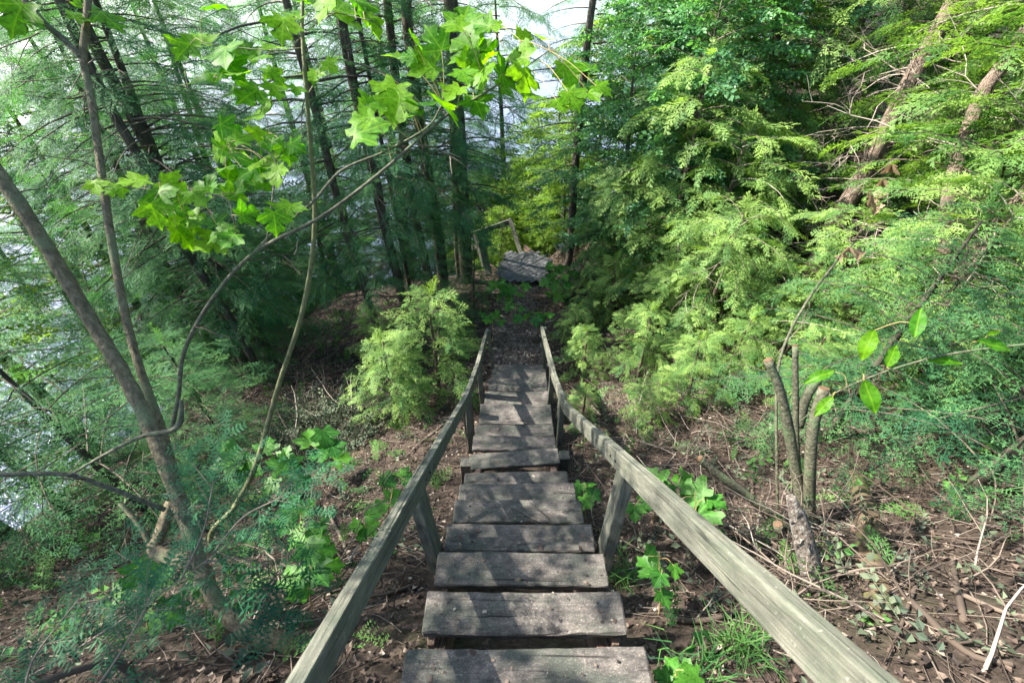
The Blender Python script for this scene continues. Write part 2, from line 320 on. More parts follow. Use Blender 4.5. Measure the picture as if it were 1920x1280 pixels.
def treadmat(name):
    m, nt, N, L, out = newmat(name)
    tc = N.new('ShaderNodeTexCoord'); oi = N.new('ShaderNodeObjectInfo')
    of = N.new('ShaderNodeVectorMath'); of.operation = 'MULTIPLY_ADD'; L.new(oi.outputs['Random'], of.inputs[0]); of.inputs[1].default_value = (31, 17, 23); L.new(tc.outputs['Object'], of.inputs[2])
    def noise(scale, det=6, rough=0.65, dist=0.0):
        mp = N.new('ShaderNodeMapping'); mp.inputs['Scale'].default_value = scale; L.new(of.outputs[0], mp.inputs['Vector'])
        n = N.new('ShaderNodeTexNoise'); n.inputs['Scale'].default_value = 1; n.inputs['Detail'].default_value = det; n.inputs['Roughness'].default_value = rough; n.inputs['Distortion'].default_value = dist
        L.new(mp.outputs[0], n.inputs['Vector']); return n.outputs['Fac']
    def mix(f, a_, b_, k=1.0):
        if k != 1.0:
            q = N.new('ShaderNodeMath'); q.operation = 'MULTIPLY'; q.inputs[1].default_value = k; L.new(f, q.inputs[0]); f = q.outputs[0]
        x = N.new('ShaderNodeMix'); x.data_type = 'RGBA'; L.new(f, x.inputs['Factor'])
        for nm, c in (('A', a_), ('B', b_)):
            if isinstance(c, tuple): x.inputs[nm].default_value = (*c, 1)
            else: L.new(c, x.inputs[nm])
        return x.outputs['Result']
    def step(f, lo, hi): r = ramp(N, [(lo, (0, 0, 0)), (hi, (1, 1, 1))]); L.new(f, r.inputs[0]); return r.outputs[0]
    grain = noise((9, 120, 120), 5, .7, .5); mott = noise((20, 28, 28), 9, .78); big = noise((4.5, 8, 8), 6, .6); fine = noise((150, 210, 210), 3, .6)
    base = ramp(N, [(.34, (.055, .05, .046)), (.5, (.14, .122, .108)), (.66, (.26, .23, .205))]); L.new(mott, base.inputs[0]); col = base.outputs[0]
    col = mix(step(grain, .42, .62), col, (.05, .046, .044), .45)
    col = mix(step(big, .44, .62), col, (.05, .066, .05), .68)
    b2 = noise((6, 11, 11), 7, .7, .4); col = mix(step(b2, .58, .7), col, (.018, .02, .024), .75)
    col = mix(step(fine, .6, .68), col, (.30, .28, .25), .4); col = mix(step(fine, .42, .34), col, (.012, .012, .014), .5)
    kn = N.new('ShaderNodeTexVoronoi'); kmp = N.new('ShaderNodeMapping'); kmp.inputs['Scale'].default_value = (5.5, 9, 9); L.new(of.outputs[0], kmp.inputs['Vector']); L.new(kmp.outputs[0], kn.inputs['Vector']); kn.inputs['Scale'].default_value = 1
    rk = ramp(N, [(0.11, (1, 1, 1)), (0.16, (0, 0, 0))]); L.new(kn.outputs['Distance'], rk.inputs[0]); col = mix(rk.outputs[0], col, (.016, .016, .017), .7)
    ck = noise((2.2, 55, 55), 3, .5, .8); col = mix(step(ck, .67, .71), col, (.01, .009, .009), .85)
    p = N.new('ShaderNodeBsdfPrincipled'); p.inputs['Roughness'].default_value = .85; p.inputs['Specular IOR Level'].default_value = .2; L.new(col, p.inputs['Base Color'])
    h = N.new('ShaderNodeMath'); h.operation = 'MULTIPLY_ADD'; L.new(grain, h.inputs[0]); h.inputs[1].default_value = .6; L.new(mott, h.inputs[2])
    h2 = N.new('ShaderNodeMath'); h2.operation = 'SUBTRACT'; L.new(h.outputs[0], h2.inputs[0]); L.new(step(ck, .64, .70), h2.inputs[1])
    b = N.new('ShaderNodeBump'); b.inputs['Strength'].default_value = .7; b.inputs['Distance'].default_value = .005; L.new(h2.outputs[0], b.inputs['Height']); L.new(b.outputs[0], p.inputs['Normal'])
    L.new(p.outputs[0], out.inputs['Surface']); return m
M['tread'] = treadmat('weathered_tread')
M['rail'] = woodmat('weathered_rail', (0.034, 0.035, 0.029), (0.088, 0.088, 0.07), (0.165, 0.162, 0.132), (0.05, 0.07, 0.045), 0.48, 0.25)
M['beam'] = woodmat('damp_beam', (0.035, 0.025, 0.02), (0.10, 0.065, 0.05), (0.19, 0.13, 0.10), (0.06, 0.07, 0.04), 0.55)
M['deck'] = woodmat('weathered_deck', (0.05, 0.052, 0.058), (0.095, 0.097, 0.105), (0.15, 0.15, 0.155), (0.04, 0.05, 0.04), 0.5)
M['nail'] = tonemat('rusty_nail', [(0, (0.02, 0.016, 0.014)), (1, (0.03, 0.02, 0.015))], 0.5)

def groundmat(name, stops, moss):
    m, nt, N, L, out = newmat(name)
    g = N.new('ShaderNodeNewGeometry')
    def noise(s, d, r=0.6):
        n = N.new('ShaderNodeTexNoise'); n.inputs['Scale'].default_value = s; n.inputs['Detail'].default_value = d; n.inputs['Roughness'].default_value = r; L.new(g.outputs['Position'], n.inputs['Vector']); return n.outputs['Fac']
    a = noise(26, 9, 0.72); r = ramp(N, stops); L.new(a, r.inputs[0])
    b_ = noise(1.6, 5); rb = ramp(N, [(0.55, (0, 0, 0)), (0.72, (1, 1, 1))]); L.new(b_, rb.inputs[0])
    f = N.new('ShaderNodeMath'); f.operation = 'MULTIPLY'; f.inputs[1].default_value = 0.35; L.new(rb.outputs[0], f.inputs[0])
    mx = N.new('ShaderNodeMix'); mx.data_type = 'RGBA'; L.new(f.outputs[0], mx.inputs['Factor']); L.new(r.outputs[0], mx.inputs['A']); mx.inputs['B'].default_value = (*moss, 1)
    p = N.new('ShaderNodeBsdfPrincipled'); p.inputs['Roughness'].default_value = 0.95; p.inputs['Specular IOR Level'].default_value = 0.15
    L.new(mx.outputs['Result'], p.inputs['Base Color'])
    bu = N.new('ShaderNodeBump'); bu.inputs['Strength'].default_value = 0.9; bu.inputs['Distance'].default_value = 0.03; L.new(a, bu.inputs['Height']); L.new(bu.outputs[0], p.inputs['Normal'])
    L.new(p.outputs[0], out.inputs['Surface']); return m
M['ground'] = groundmat('forest_floor', [(0.3, (0.016, 0.012, 0.010)), (0.5, (0.044, 0.033, 0.026)), (0.7, (0.09, 0.068, 0.055))], (0.05, 0.065, 0.02))
M['path'] = groundmat('bark_mulch', [(0.3, (0.045, 0.032, 0.032)), (0.5, (0.11, 0.082, 0.08)), (0.7, (0.2, 0.16, 0.15))], (0.09, 0.07, 0.06))

def watermat():
    m, nt, N, L, out = newmat('lake_water')
    g = N.new('ShaderNodeNewGeometry')
    mp = N.new('ShaderNodeMapping'); mp.inputs['Scale'].default_value = (1, 0.55, 1); mp.inputs['Rotation'].default_value = (0, 0, 0.5); L.new(g.outputs['Position'], mp.inputs['Vector'])
    n = N.new('ShaderNodeTexNoise'); n.inputs['Scale'].default_value = 3.0; n.inputs['Detail'].default_value = 5; n.inputs['Roughness'].default_value = 0.6; L.new(mp.outputs[0], n.inputs['Vector'])
    b = N.new('ShaderNodeBump'); b.inputs['Strength'].default_value = 0.9; b.inputs['Distance'].default_value = 0.16; L.new(n.outputs['Fac'], b.inputs['Height'])
    p = N.new('ShaderNodeBsdfPrincipled'); p.inputs['Base Color'].default_value = (0.06, 0.08, 0.13, 1); p.inputs['Roughness'].default_value = 0.08; p.inputs['IOR'].default_value = 1.33
    L.new(b.outputs[0], p.inputs['Normal']); L.new(p.outputs[0], out.inputs['Surface']); return m
M['water'] = watermat()

# ------------------------------------------------------------------ setting: ground, path, lake
def grid(xs, ys, zf):
    X, Y = np.meshgrid(xs, ys); Z = zf(X, Y); nx = len(xs); ny = len(ys)
    V = np.stack([X, Y, Z], -1).reshape(-1, 3)
    i = (np.arange(ny - 1)[:, None] * nx + np.arange(nx - 1)[None]).ravel()
    return V, np.stack([i, i + 1, i + nx + 1, i + nx], -1)
a = np.linspace(-1, 1, 241)
xs = 2.2 * np.sinh(a * 5.6); ys = 4.0 + 2.4 * np.sinh(a * 5.4)
V, F = grid(xs, ys, ground_z)
ground = tag(part('ground', V, F, M['ground'], None, smooth=True), kind='structure')
lx = np.array([-3000, -300, -60, 0, 60, 300, 3000.]); ly = np.array([-600, -100, 0, 60, 300, 1500, 5000.])
V, F = grid(lx, ly, lambda x, y: np.zeros_like(x))
lake = tag(part('lake', V, F, M['water'], None), kind='structure')
# mulch path from the foot of the stairs to the lower landing
py_ = np.linspace(4.6, 9.2, 60)
cxp = np.interp(py_, [4.6, 5.5, 7, 8.2, 9.2], [0.08, 0.08, 0.02, 0.1, 0.25])
hw = np.interp(py_, [4.6, 5.6, 6.6, 7.6, 9.2], [0.50, 0.46, 0.42, 0.42, 0.5]) + 0.05 * np.sin(py_ * 7)
V = []; nw = 13
for y, c, w in zip(py_, cxp, hw):
    for s in np.linspace(-1, 1, nw):
        x = c + s * w; V.append([x, y, gz(x, y) + 0.014 * (1 - s * s) + 0.004 - (0.02 if abs(s) == 1 else 0)])
i = (np.arange(59)[:, None] * nw + np.arange(nw - 1)[None]).ravel()
tag(part('path', np.array(V), np.stack([i, i + 1, i + nw + 1, i + nw], -1), M['path'], None, smooth=True), kind='structure')

# ------------------------------------------------------------------ the wooden stairs
def plank(L, W, T, nx=14, ny=4, seed=0, wob=0.0025, bev=0.006):
    """plank centred at origin, x length, y width, z thickness (top at +T/2), worn edges"""
    r = np.random.default_rng(seed)
    xs = np.concatenate([[-L / 2, -L / 2 + bev], np.linspace(-L / 2, L / 2, nx)[1:-1], [L / 2 - bev, L / 2]])
    pr = [(-W / 2 + bev, -T / 2), (-W / 2, -T / 2 + bev), (-W / 2, T / 2 - bev), (-W / 2 + bev, T / 2)]
    pr += [(-W / 2 + W * k / ny, T / 2) for k in range(1, ny)]
    pr += [(W / 2 - bev, T / 2), (W / 2, T / 2 - bev), (W / 2, -T / 2 + bev), (W / 2 - bev, -T / 2)]
    pr = np.array(pr); n = len(pr); V = []
    ph = r.uniform(0, 6, 4)
    for k, x in enumerate(xs):
        sh = 1 - (bev * 0.8 / (W / 2)) * (k in (0, len(xs) - 1))
        q = pr * np.array([sh, 1 - (bev * 0.8 / (T / 2)) * (k in (0, len(xs) - 1))])
        jit = r.normal(0, wob, (n, 2)) * 0.6
        bow = np.array([math.sin(x * 3 / L + ph[0]) * wob * 2, math.sin(x * 4 / L + ph[1]) * wob * 2])
        q = q + jit + bow
        V += [(x, y, z) for y, z in q]
    V = np.array(V)
    i = np.arange(len(xs) - 1)[:, None] * n; j = np.arange(n)[None]; jj = (j + 1) % n
    F = [tuple(f) for f in np.stack([i + j, i + n + j, i + n + jj, i + jj], -1).reshape(-1, 4)]
    F += [tuple(range(n))[::-1] if False else tuple(range(n)), tuple(range((len(xs) - 1) * n, len(xs) * n))[::-1]]
    me = mesh_from('plank', V, F)
    return me
def put_plank(name, parent, me, mat, p, xdir, zdir):
    me.materials.append(mat)
    x = Vector(xdir).normalized(); z = Vector(zdir); z = (z - x * z.dot(x)).normalized(); y = z.cross(x)
    mm = Matrix((x, y, z)).transposed()
    o = link(name, me, parent, Vector(p) - parent.location, mm.to_quaternion()); return o
def beam(name, parent, p0, p1, w, h, mat, up=(0, 0, 1), seed=0, wob=0.002):
    """plank from p0 to p1: h measured along up, w across"""
    p0 = Vector(p0); p1 = Vector(p1)
    return put_plank(name, parent, plank((p1 - p0).length, w, h, seed=seed, wob=wob, bev=0.004), mat, (p0 + p1) / 2, p1 - p0, up)

stairs = thing('wooden_stairs', 'weathered grey wooden stairs with handrails leading down the wooded bank', 'stairs', (0.04, 0.5, 10.0))
TY = [0.26, .509, .76, 1.007, 1.26, 1.52, 1.77, 2.0, 2.34, 2.66, 2.97, 3.43, 3.82, 4.25, 4.65, 4.96]
TD = [.145, .145, .146, .145, .146, .147, .147, .147, .150, .16, .15, .285, .21, .23, .21, .21]
TW = [.755, .755, .745, .757, .76, .757, .765, .755, .72, .74, .76, .77, .75, .745, .74, .72]
TCX = [.045, .045, .045, .041, .039, .036, .035, .03, .025, .02, .025, .04, .057, .075, .095, .10]
TZ = [CZ - 1.45 - 0.2 * k for k in range(16)]
TT = 0.04
for k in range(16):
    yaw = random.uniform(-.008, .008); roll = random.uniform(-.006, .006)
    z = TZ[k]
    if k == 8: yaw = 0.075; roll = 0.02
    if k == 9: yaw = -0.02
    if k == 3: roll = 0.008
    me = plank(TW[k], TD[k], TT, nx=16, ny=5, seed=k + 3, wob=0.0022)
    t = put_plank('tread', stairs, me, M['tread'], (TCX[k], TY[k] - TD[k] / 2, z - TT / 2), (math.cos(yaw), math.sin(yaw), roll), (0, 0, 1))
    if k in (1, 2, 3, 4, 5, 6):
        for sx in (-1, 1):
            for sy in (-.035, .035):
                th = np.linspace(0, 2 * math.pi, 6, endpoint=False)
                V = [(0.0045 * math.cos(q), 0.0045 * math.sin(q), zz) for zz in (-0.004, 0.0012) for q in th]
                F = [(i_, (i_ + 1) % 6, 6 + (i_ + 1) % 6, 6 + i_) for i_ in range(6)] + [(6, 7, 8, 9, 10, 11)]
                nm = mesh_from('nail', np.array(V), F, M['nail'])
                link('nail', nm, t, (sx * (TW[k] / 2 - 0.09) + random.uniform(-.006, .006), sy + random.uniform(-.006, .006), TT / 2 + .0015))
# stringers below the treads
for sx in (-1, 1):
    xo = 0.04 + sx * 0.30
    beam('stringer', stairs, (xo, -0.05, TZ[0] - 0.13), (xo - .01, 2.45, TZ[8] - 0.30), 0.045, 0.17, M['beam'], seed=70 + sx)
    beam('stringer', stairs, (xo, 2.52, TZ[9] - 0.20), (xo + .05, 4.98, TZ[15] - 0.25), 0.045, 0.17, M['beam'], seed=74 + sx)
# support cleats seen in the open risers
for k in range(1, 8):
    for sx in (-1, 1):
        beam('cleat', stairs, (TCX[k] + sx * 0.338, TY[k] - TD[k] - 0.02, TZ[k] - TT - 0.032), (TCX[k] + sx * 0.338, TY[k] - 0.005, TZ[k] - TT - 0.032), 0.03, 0.05, M['beam'], seed=90 + k)
# corner blocks where the two flights meet
beam('support_block', stairs, (0.46, 2.44, 7.9), (0.455, 2.44, TZ[9] + 0.02), 0.085, 0.09, M['tread'], up=(0, 1, 0), seed=40)
beam('support_block', stairs, (-0.415, 2.42, 7.9), (-0.405, 2.40, TZ[9] - 0.03), 0.085, 0.09, M['tread'], up=(0, 1, 0), seed=41)
beam('support_block', stairs, (-0.46, 3.28, 7.6), (-0.465, 3.28, TZ[11] + .30), 0.10, 0.06, M['tread'], up=(0, 1, 0), seed=42)
# handrails (boards on edge, tops at these pixels' points)
def P(u, v, X): r = ray(u, v); return r * (X / r[0]) + np.array([0, 0, CZ])
RH, RW = 0.092, 0.042
def rail(pts, seed):
    for j in range(len(pts) - 1):
        p0 = np.array(pts[j]); p1 = np.array(pts[j + 1]); d = unit(p1 - p0)
        beam('handrail', stairs, p0 - np.array([0, 0, RH / 2]) - d * 0.0, p1 - np.array([0, 0, RH / 2]) + d * (0.012 if j < len(pts) - 2 else 0), RW, RH, M['rail'], seed=seed + j, wob=0.0018)
rr0 = P(1640, 1280, 0.52); rr1 = P(1165, 858, 0.475); rr2 = P(1062, 757, 0.45); rr3 = P(1041, 705, 0.43); rr4 = P(1016, 612, 0.42)
ext = rr0 + unit(rr0 - rr1) * 0.55
rail([ext, rr2], 20)
rail([rr2 + unit(rr3 - rr2) * 0.014, rr3, rr4], 22)
lr0 = P(560, 1280, -0.43); lr1 = P(800, 870, -0.40); lr2 = P(872, 742, -0.385); lr4 = P(914, 616, -0.345)
lr3 = P(892, 690, -0.365)
ext = lr0 + unit(lr0 - lr2) * 0.55
rail([ext, lr2], 26)
rail([lr2 + unit(lr3 - lr2) * 0.014, lr3, lr4], 28)
# posts: foot at tread edge, head on the inner face of the rail
def post(foot, head, w=0.085, d=0.055, seed=50, up=(0, 1, 0)): beam('post', stairs, foot, head, d, w, M['rail'], up=up, seed=seed)
post((0.465, 1.10, TZ[3] - 0.30), (0.55, 1.30, rr1[2] - 0.15), 0.10, 0.06, 50)
post((-0.375, 1.09, TZ[3] - 0.30), (-0.455, 1.22, lr1[2] - 0.06), 0.10, 0.06, 51)
post((0.447, 2.74, TZ[9] - 0.3), (0.448, 2.80, rr2[2] - 0.10), 0.07, 0.05, 52)
post((-0.385, 2.72, TZ[9] - 0.3), (-0.385, 2.75, lr2[2] - 0.10), 0.08, 0.05, 53)
post((0.43, 3.62, TZ[11] - 0.3), (0.432, 3.64, TZ[11] + 0.34), 0.08, 0.05, 54)
post((-0.35, 3.75, TZ[11] - 0.3), (-0.365, 3.78, TZ[11] + 0.29), 0.08, 0.05, 55)
post((-0.265, 4.95, TZ[15] - 0.25), (-0.33, 5.08, lr4[2] - 0.03), 0.075, 0.045, 56)
post((0.475, 4.95, TZ[15] - 0.25), (0.465, 5.12, rr4[2] - 0.03), 0.075, 0.045, 57)
post((0.50, 3.30, TZ[11] - 0.5), (0.51, 3.30, TZ[11] + 0.25), 0.08, 0.05, 58)

# bolt heads on the inner rail faces at the first posts
for (bp_, sx) in ((rr0 + (rr2 - rr0) * .44, -1), (rr0 + (rr2 - rr0) * .47, -1), (lr0 + (lr2 - lr0) * .40, 1), (lr0 + (lr2 - lr0) * .43, 1)):
    th = np.linspace(0, 2 * math.pi, 6, endpoint=False); V = [(zz, 0.006 * math.cos(q), 0.006 * math.sin(q)) for zz in (-0.004, 0.004) for q in th]
    F = [(i_, (i_ + 1) % 6, 6 + (i_ + 1) % 6, 6 + i_) for i_ in range(6)] + [(6, 7, 8, 9, 10, 11), (5, 4, 3, 2, 1, 0)]
    link('bolt', mesh_from('bolt', np.array(V), F, M['nail']), stairs, Vector(bp_ + np.array([sx * (RW / 2 + .002), 0, -RH * .5])) - stairs.location)
# lower landing: a tilted deck and the head of the next railing
ldk = hit(960, 520)[0]
deck = thing('lower_landing', 'small tilted grey plank landing with broken railing at the end of the path', 'landing', (0.1, 8.9, gz(0.1, 8.9)))
dz = gz(0.1, 9.0)
nrm = Vector((0.12, -0.16, 1)).normalized()
dirx = Vector((0.74, 0.68, 0.06)); dirx = (dirx - nrm * dirx.dot(nrm)).normalized(); diry = nrm.cross(dirx)
ctr = Vector(at(982, 500, 10.2)); 
for j in range(13):
    off = (j - 6) * 0.091
    ln = 1.5 - 0.07 * ((j * 5) % 4) - .035 * (j - 6) ** 2
    me = plank(ln, 0.092, 0.035, seed=120 + j, wob=0.0015)
    put_plank('plank', deck, me, M['deck'], ctr + diry * off + nrm * random.uniform(-.003, .003) + dirx * random.uniform(-.05, .05), dirx, nrm)
for s in (-.55, .6):
    beam('joist', deck, ctr + dirx * s - diry * 0.6 - nrm * 0.09, ctr + dirx * s + diry * 0.6 - nrm * 0.09, 0.04, 0.14, M['beam'], up=nrm, seed=131)
def dk(u, v, d): return at(u, v, d)
def dpost(u0, v0, u1, v1, d0, d1, w, seed): beam('post', deck, dk(u0, v0, d0), dk(u1, v1, d1), w, w * 0.8, M['rail'], up=(0, 1, 0), seed=seed)
dpost(979, 480, 957, 413, 10.9, 10.75, 0.10, 133)
dpost(917, 515, 903, 455, 9.7, 9.6, 0.13, 134)
dpost(908, 500, 891, 437, 10.9, 10.8, 0.10, 135)
beam('handrail', deck, dk(960, 414, 10.75), dk(880, 442, 11.1), 0.05, 0.12, M['rail'], seed=136)
beam('handrail', deck, dk(918, 456, 9.55), dk(876, 467, 10.3), 0.05, 0.10, M['rail'], seed=137)

# ------------------------------------------------------------------ foliage templates (x along the spray, z up)
class T:
    def __init__(s): s.V = []; s.F = []
    def q(s, *p):
        n = len(s.V); s.V += [np.asarray(x, float) for x in p]; s.F.append([n, n + 1, n + 2, n + 3])
    def blade(s, b, d, L, w, up=(0, 0, 1), m=0.45):
        b = np.asarray(b, float); d = unit(np.asarray(d, float)); y = unit(np.cross(up, d))
        s.q(b, b + d * L * m + y * w, b + d * L, b + d * L * m - y * w)
    def out(s): return np.array(s.V), np.array(s.F)
def rot2(a, x=0.0): return np.array([math.cos(a), math.sin(a), x])
def cedar_frond(nb, ns, seed, w=1.0):
    r = random.Random(seed); t = T(); zc = lambda s: -0.16 * s * s
    for k in range(6):
        a_, b_ = k / 6, (k + 1) / 6; h = 0.012 * (1 - a_ * .7)
        t.q([a_, -h, zc(a_)], [b_, -h * .85, zc(b_)], [b_, h * .85, zc(b_)], [a_, h, zc(a_)])
    for k in range(nb):
        s = (k + 0.5) / nb * 0.95 + 0.04; side = 1 if k % 2 else -1
        L = 0.46 * (1 - s) ** 0.7 * r.uniform(.8, 1.1) * min(1, .45 + s * 2.2) + 0.07
        ang = side * r.uniform(.72, .92) * (1 - .25 * s); tz = r.uniform(-.30, .08)
        d = rot2(ang, tz); b = np.array([s, 0, zc(s)])
        t.blade(b, d, L, 0.022 * w, m=.3)
        for j in range(ns):
            f = (j + .6) / (ns + .3); sd = 1 if j % 2 else -1
            l2 = L * 0.42 * (1 - f) ** .6 * r.uniform(.75, 1.2) + 0.02
            p = b + unit(d) * L * f; p[2] -= 0.05 * f * L
            t.blade(p, rot2(ang + sd * r.uniform(.55, .8), tz + r.uniform(-.2, .15)), l2, (0.017 + .03 * l2) * w)
    t.blade([.97, 0, zc(.97)], [1, 0, -.3], .1, .022 * w)
    return t.out()
def needle_spray(nt, nn, seed, nl=0.055, nw=0.0085, flat=True, wid=0.42):
    r = random.Random(seed); t = T(); zc = lambda s: -0.13 * s * s
    def twig(b, d, L, n):
        d = unit(d); y = unit(np.cross([0, 0, 1], d)); h = 0.006
        t.q(b - y * h, b + d * L - y * h * .5, b + d * L + y * h * .5, b + y * h)
        for j in range(n):
            f = (j + .5) / n
            for sd in (-1, 1):
                lift = r.uniform(-.12, .18) if flat else r.uniform(-.4, .9)
                t.blade(b + d * L * f, d * .45 + y * sd + np.array([0, 0, lift]), nl * r.uniform(.75, 1.1) * (1 - .35 * f), nw)
    twig(np.zeros(3), np.array([1, 0, -.12]), 1.0, int(nn * 1.5))
    for k in range(nt):
        s = (k + .5) / nt * .9 + .04; side = 1 if k % 2 else -1
        L = wid * (1 - s) ** .75 * r.uniform(.8, 1.15) * min(1, .5 + s * 2) + .06
        twig(np.array([s, 0, -.12 * s]), rot2(side * r.uniform(.75, 1.0), r.uniform(-.25, .1)), L, max(3, int(nn * L / wid)))
    return t.out()
def leafy_twig(n, seed, ll=0.22, lw=0.075, fold=0.03):
    r = random.Random(seed); t = T()
    t.q([0, -.006, 0], [1, -.004, -.1], [1, .004, -.1], [0, .006, 0])
    for k in range(n):
        s = (k + .6) / n; side = 1 if k % 2 else -1
        a_ = side * r.uniform(.5, 1.2) * (1 - .5 * (k == n - 1)); d = unit(rot2(a_, r.uniform(-.5, .25))); L = ll * r.uniform(.7, 1.15); w = lw * L / ll
        b = np.array([s, 0, -.1 * s]) + d * .04
        y = unit(np.cross([0, 0, 1], d) + np.array([0, 0, r.uniform(-.5, .5)])); up = unit(np.cross(d, y)) * fold * (L / ll)
        m = b + d * L * .5
        t.q(b, b + d * L * .42 - y * w + up, b + d * L, m - up * .2); t.q(b, m - up * .2, b + d * L, b + d * L * .42 + y * w + up)
    return t.out()
def compound(tp, n, seed, ln=.55):
    """a bough: sprays along an axis"""
    r = np.random.default_rng(seed); tV, tF = tp; k = np.arange(n)
    s = (k + .4) / n; side = np.where(k % 2, 1, -1); a_ = side * r.uniform(.6, 1.0, n) * np.where(k == n - 1, .1, 1)
    d = np.stack([np.cos(a_), np.sin(a_), r.uniform(-.35, .05, n)], -1)
    sc = ln * (1 - .55 * s) * np.minimum(1, .55 + 1.5 * s) * r.uniform(.8, 1.15, n)
    pos = np.stack([s, 0 * s, -.12 * s * s], -1)
    V, F, _ = scatter(tV, tF, frames(d, np.tile([0, 0, 1.], (n, 1)), r.uniform(-.35, .35, n)), pos, sc, np.zeros(n))
    ax = T()
    ax.q([0, -.012, 0], [1, -.004, -.12], [1, .004, -.12], [0, .012, 0])
    aV, aF = ax.out(); return np.vstack([V, aV]), np.vstack([F, aF + len(V)])

def feather(n, seed, w=.02, wid=.4):
    r = random.Random(seed); t = T()
    t.q([0, -.008, 0], [1, -.004, -.14], [1, .004, -.14], [0, .008, 0])
    for k in range(n):
        q = (k + .5) / n; side = 1 if k % 2 else -1; L = wid * (1 - q) ** .7 * r.uniform(.7, 1.2) * min(1, .5 + 2 * q) + .07
        a_ = side * r.uniform(.7, 1.0); b = np.array([q, 0, -.14 * q * q]); d = rot2(a_, r.uniform(-.3, .12))
        t.blade(b, d, L, w, m=.4)
        if L > .2: t.blade(b + unit(d) * L * .35, rot2(a_ - side * .7, r.uniform(-.2, .1)), L * .45, w * .8); t.blade(b + unit(d) * L * .4, rot2(a_ + side * .7, r.uniform(-.2, .1)), L * .4, w * .8)
    return t.out()
CED_HI = cedar_frond(11, 6, 1); CED_HI2 = cedar_frond(10, 6, 2); CED_LO = cedar_frond(8, 2, 3, 1.7)
HEM_HI = needle_spray(10, 7, 4, .075, .0135); HEM_F = feather(14, 5, .02)
FIR_HI = needle_spray(4, 10, 6, .12, .013, True, .5)
SPR_LO = needle_spray(8, 7, 7, .06, .012, False, .38)
BROAD = leafy_twig(10, 8); BROAD2 = leafy_twig(8, 9, .27, .10)
CED_B = compound(CED_LO, 9, 1); HEM_B = compound(HEM_F, 9, 2); HEM_B2 = compound(HEM_F, 8, 12, .62)

def bend(tp, cy_, cz_, drop, seed):
    V, F = tp; V = V.copy(); V[:, 1] += cy_ * V[:, 0] ** 2; V[:, 2] += cz_ * V[:, 0] ** 2 + .06 * np.sin(V[:, 0] * 5 + seed) * np.abs(V[:, 1])
    V[:, 1] *= 1 + .35 * np.sin(V[:, 0] * 7 + seed * 2)
    r = np.random.default_rng(seed); key = (V[F[:, 0], 0] * 9 + seed).astype(int) * 2 + (V[F[:, 0], 1] > 0)
    bad = [k for k in np.unique(key) if r.random() < drop]; keep = ~np.isin(key, bad) | (np.abs(V[F[:, 0], 1]) < .03)
    F = F[keep]; used = np.unique(F); mp = -np.ones(len(V), int); mp[used] = np.arange(len(used)); return V[used], mp[F]
CEDS = [CED_HI, bend(CED_HI2, .3, -.1, .15, 1), bend(CED_HI, -.35, .05, .2, 2), bend(CED_HI2, .1, -.35, .1, 3), bend(CED_HI, -.15, -.2, .3, 4)]
HEMS = [bend(HEM_HI, .0, -.05, .1, 5), bend(HEM_HI, .35, -.15, .25, 6), bend(HEM_HI, -.3, -.1, .3, 7), bend(HEM_HI, .15, -.35, .2, 8)]
FIRS = [FIR_HI, bend(FIR_HI, .3, -.1, .15, 9), bend(FIR_HI, -.25, -.2, .2, 10)]
